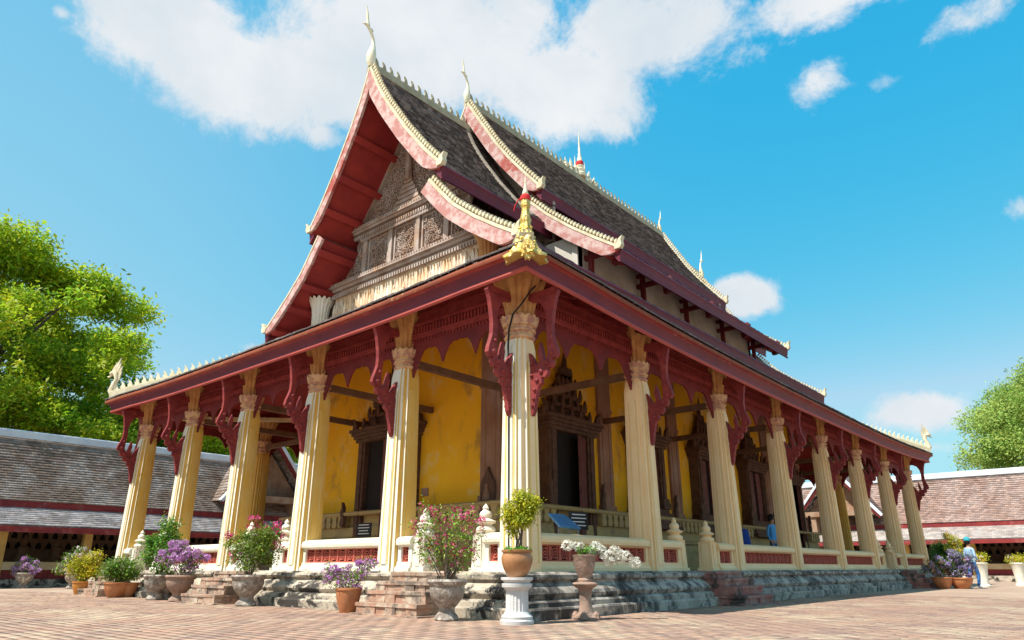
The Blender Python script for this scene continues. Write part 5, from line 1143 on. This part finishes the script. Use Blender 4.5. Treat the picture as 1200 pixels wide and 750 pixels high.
# ---- people
def figure(name, label, loc, rz, joints, edges, radii, colfun, mats, sub=2, scale=1.):
    r = thing(name, label, 'person', loc, rz); me = bpy.data.meshes.new('body'); me.from_pydata([Vector(j)*scale for j in joints], edges, [])
    o = bpy.data.objects.new('body', me); COL.objects.link(o); sk = o.modifiers.new('s', 'SKIN'); 
    for v, rr2 in zip(me.skin_vertices[0].data, radii): v.radius = (rr2[0]*scale, rr2[1]*scale) if isinstance(rr2, tuple) else (rr2*scale, rr2*scale)
    me.skin_vertices[0].data[0].use_root = True
    ss = o.modifiers.new('u', 'SUBSURF'); ss.levels = sub; ss.render_levels = sub
    dg = bpy.context.evaluated_depsgraph_get(); dg.update(); m2 = bpy.data.meshes.new_from_object(o.evaluated_get(dg)); bpy.data.objects.remove(o)
    m2.name = 'body'
    m2.materials.clear()
    for m in mats: m2.materials.append(m)
    for p_ in m2.polygons: p_.material_index = colfun(p_.center/scale); p_.use_smooth = True
    b_ = bpy.data.objects.new('body', m2); COL.objects.link(b_); b_.parent = r; return r
def std(armL, armR, legs):
    J = [(0, 0, .92), (0, 0, 1.08), (0, .01, 1.24), (0, .01, 1.38), (0, 0, 1.47), (0, -.01, 1.56), (0, -.02, 1.64)]; R_ = [(.15, .11), (.125, .095), (.15, .10), (.13, .085), (.05, .055), (.075, .09), (.07, .085)]
    Eg = [(0, 1), (1, 2), (2, 3), (3, 4), (4, 5), (5, 6)]
    for s_, A in ((-1, armL), (1, armR)):
        b = len(J); J += A; R_ += [.055, .042, .033, (.035, .018), (.028, .014)]; Eg += [(3, b), (b, b+1), (b+1, b+2), (b+2, b+3), (b+3, b+4)]
        h = b+3                                       # fingers and thumb
        base = Vector(A[3]); tip = Vector(A[4]); d = (tip-base).normalized()
        for k, (off, ln_) in enumerate(((-.024, .055), (-.008, .065), (.010, .062), (.026, .048))):
            i0 = len(J); J += [tuple(tip+Vector((0, off, 0))+d*.01), tuple(tip+Vector((0, off, 0))+d*ln_*.6+Vector((0, 0, 0))), tuple(tip+Vector((-s_*.012, off, 0))+d*ln_)]; R_ += [.0095, .0085, .007]; Eg += [(h+1, i0), (i0, i0+1), (i0+1, i0+2)]
        i0 = len(J); J += [tuple(base+Vector((-s_*.02, -.035, -.01))), tuple(base+Vector((-s_*.028, -.055, -.04)))]; R_ += [.011, .008]; Eg += [(h, i0), (i0, i0+1)]
    for A in legs:
        b = len(J); J += A; R_ += [(.085, .09), .065, (.05, .055), .038, (.042, .035), (.038, .025)]; Eg += [(0, b), (b, b+1), (b+1, b+2), (b+2, b+3), (b+3, b+4), (b+4, b+5)]
    return J, Eg, R_
def head_bits(r, s=1.0, hair=m_hair, cap=None, zoff=0, yoff=0):
    mb = MB(); mb.lathe([(.0, 1.78), (.05, 1.77), (.088, 1.73), (.10, 1.67), (.098, 1.60), (.075, 1.555)], 14, (0, .018, 0), cap=False); obj('hair', mb, hair, r, (0, yoff, zoff), smooth=True)
    mb = MB(); mb.prism([(-.012, 1.62), (0, 1.665), (.012, 1.62)], (0, -.105, 0), (1, 0, 0), (0, 0, 1), (0, 1, 0), .035); obj('nose', mb, m_skin, r, (0, yoff, zoff))
    for s_ in (-1, 1):
        mb = MB(); mb.lathe([(0, -.008), (.011, 0), (0, .008)], 8, (s_*.03, -.095, 1.66), cap=False); obj('eye', mb, m_black, r, (0, yoff, zoff))
        mb = MB(); mb.tube([(s_*.078, .0, 1.62), (s_*.088, .005, 1.65), (s_*.08, .0, 1.675)], .014, 6); obj('ear', mb, m_skin, r, (0, yoff, zoff))
    mb = MB(); mb.box(-.022, .022, -.1, -.09, 1.585, 1.592); obj('mouth', mb, m_brk, r, (0, yoff, zoff))
    if cap:
        mb = MB(); mb.lathe([(0, 1.815), (.06, 1.805), (.10, 1.76), (.112, 1.70), (.112, 1.68)], 18, (0, .01, 0), cap=False); mb.prism([(-.085, -.08), (.085, -.08), (.07, -.19), (0, -.215), (-.07, -.19)], (0, 0, 1.70), (1, 0, 0), (0, 1, 0), (0, 0, 1), .015); obj('cap', mb, cap, r, (0, yoff, zoff), smooth=True, angle=50)
J, Eg, R_ = std([(-.17, .0, 1.38), (-.22, .02, 1.12), (-.16, -.16, .98), (-.12, -.24, .98), (-.10, -.28, .98)], [(.17, .0, 1.38), (.23, .03, 1.12), (.17, -.14, .95), (.13, -.22, .94), (.11, -.26, .94)],
               [[(-.09, 0, .84), (-.10, -.10, .48), (-.10, -.02, .10), (-.10, .0, .06), (-.10, -.08, .035), (-.10, -.16, .03)], [(.09, 0, .84), (.10, .08, .48), (.11, .20, .12), (.11, .21, .07), (.11, .13, .035), (.11, .05, .03)]])
x, y = g2(1145, 689.5)
pr1 = figure('person', 'visitor in teal cap, light blue shirt and jeans walking with a reddish bag', (x, y, 0), PI*.80, J, Eg, R_, lambda c: 2 if c.z < .10 else (1 if c.z < .93 and abs(c.x) < .21 and c.y > -.13 else (0 if c.z > 1.44 or (c.y < -.12 and c.z > .85) else 3)), [m_skin, m_jeans, m_shoe, m_shirt], scale=.97)
head_bits(pr1, cap=m_scarf, zoff=-.04)
mb = MB(); mb.lathe([(.09, 0), (.14, .05), (.15, .16), (.12, .26), (.07, .29)], 12, (.26, -.12, .78)); mb.tube([(.24, -.12, 1.05), (.20, -.02, 1.3), (.14, .02, 1.40)], .012, 6); obj('shoulder_bag', mb, m_bag, pr1, smooth=True)
J, Eg, R_ = std([(-.17, .0, 1.38), (-.21, .02, 1.12), (-.19, -.08, .90), (-.18, -.12, .84), (-.18, -.13, .80)], [(.17, .0, 1.38), (.21, .03, 1.12), (.19, -.06, .90), (.18, -.1, .84), (.18, -.11, .80)],
               [[(-.09, 0, .84), (-.10, -.03, .48), (-.10, .0, .10), (-.10, .0, .06), (-.10, -.08, .035), (-.10, -.16, .03)], [(.09, 0, .84), (.10, -.02, .48), (.11, .0, .12), (.11, .01, .07), (.11, -.07, .035), (.11, -.15, .03)]])
pr2 = figure('person', 'dark-haired person in sky-blue shirt standing in the right gallery behind the parapet', (-1.25, 13.75, .64), PI*.35, J, Eg, R_, lambda c: 2 if c.z < .10 else (1 if c.z < .86 and abs(c.x) < .17 else (0 if c.z > 1.44 or c.z < .93 else 3)), [m_skin, m_jeans, m_shoe, m_shirt2], scale=.93)
head_bits(pr2, zoff=-.11)
bc = thing('draped_cloth', 'bright blue cloth over a low stand under the gallery window', 'cloth', (-2.6, 14.6, .64)); mb = MB()
mb.lathe([(.26, 0), (.25, .5), (.22, 1.0), (.19, 1.2), (.13, 1.28), (0, 1.3)], 20, rf=lambda r, z, a, j: (r*(1+.07*math.sin(a*7+j)), z)); obj('cloth', mb, m_cloth, bc, smooth=True)
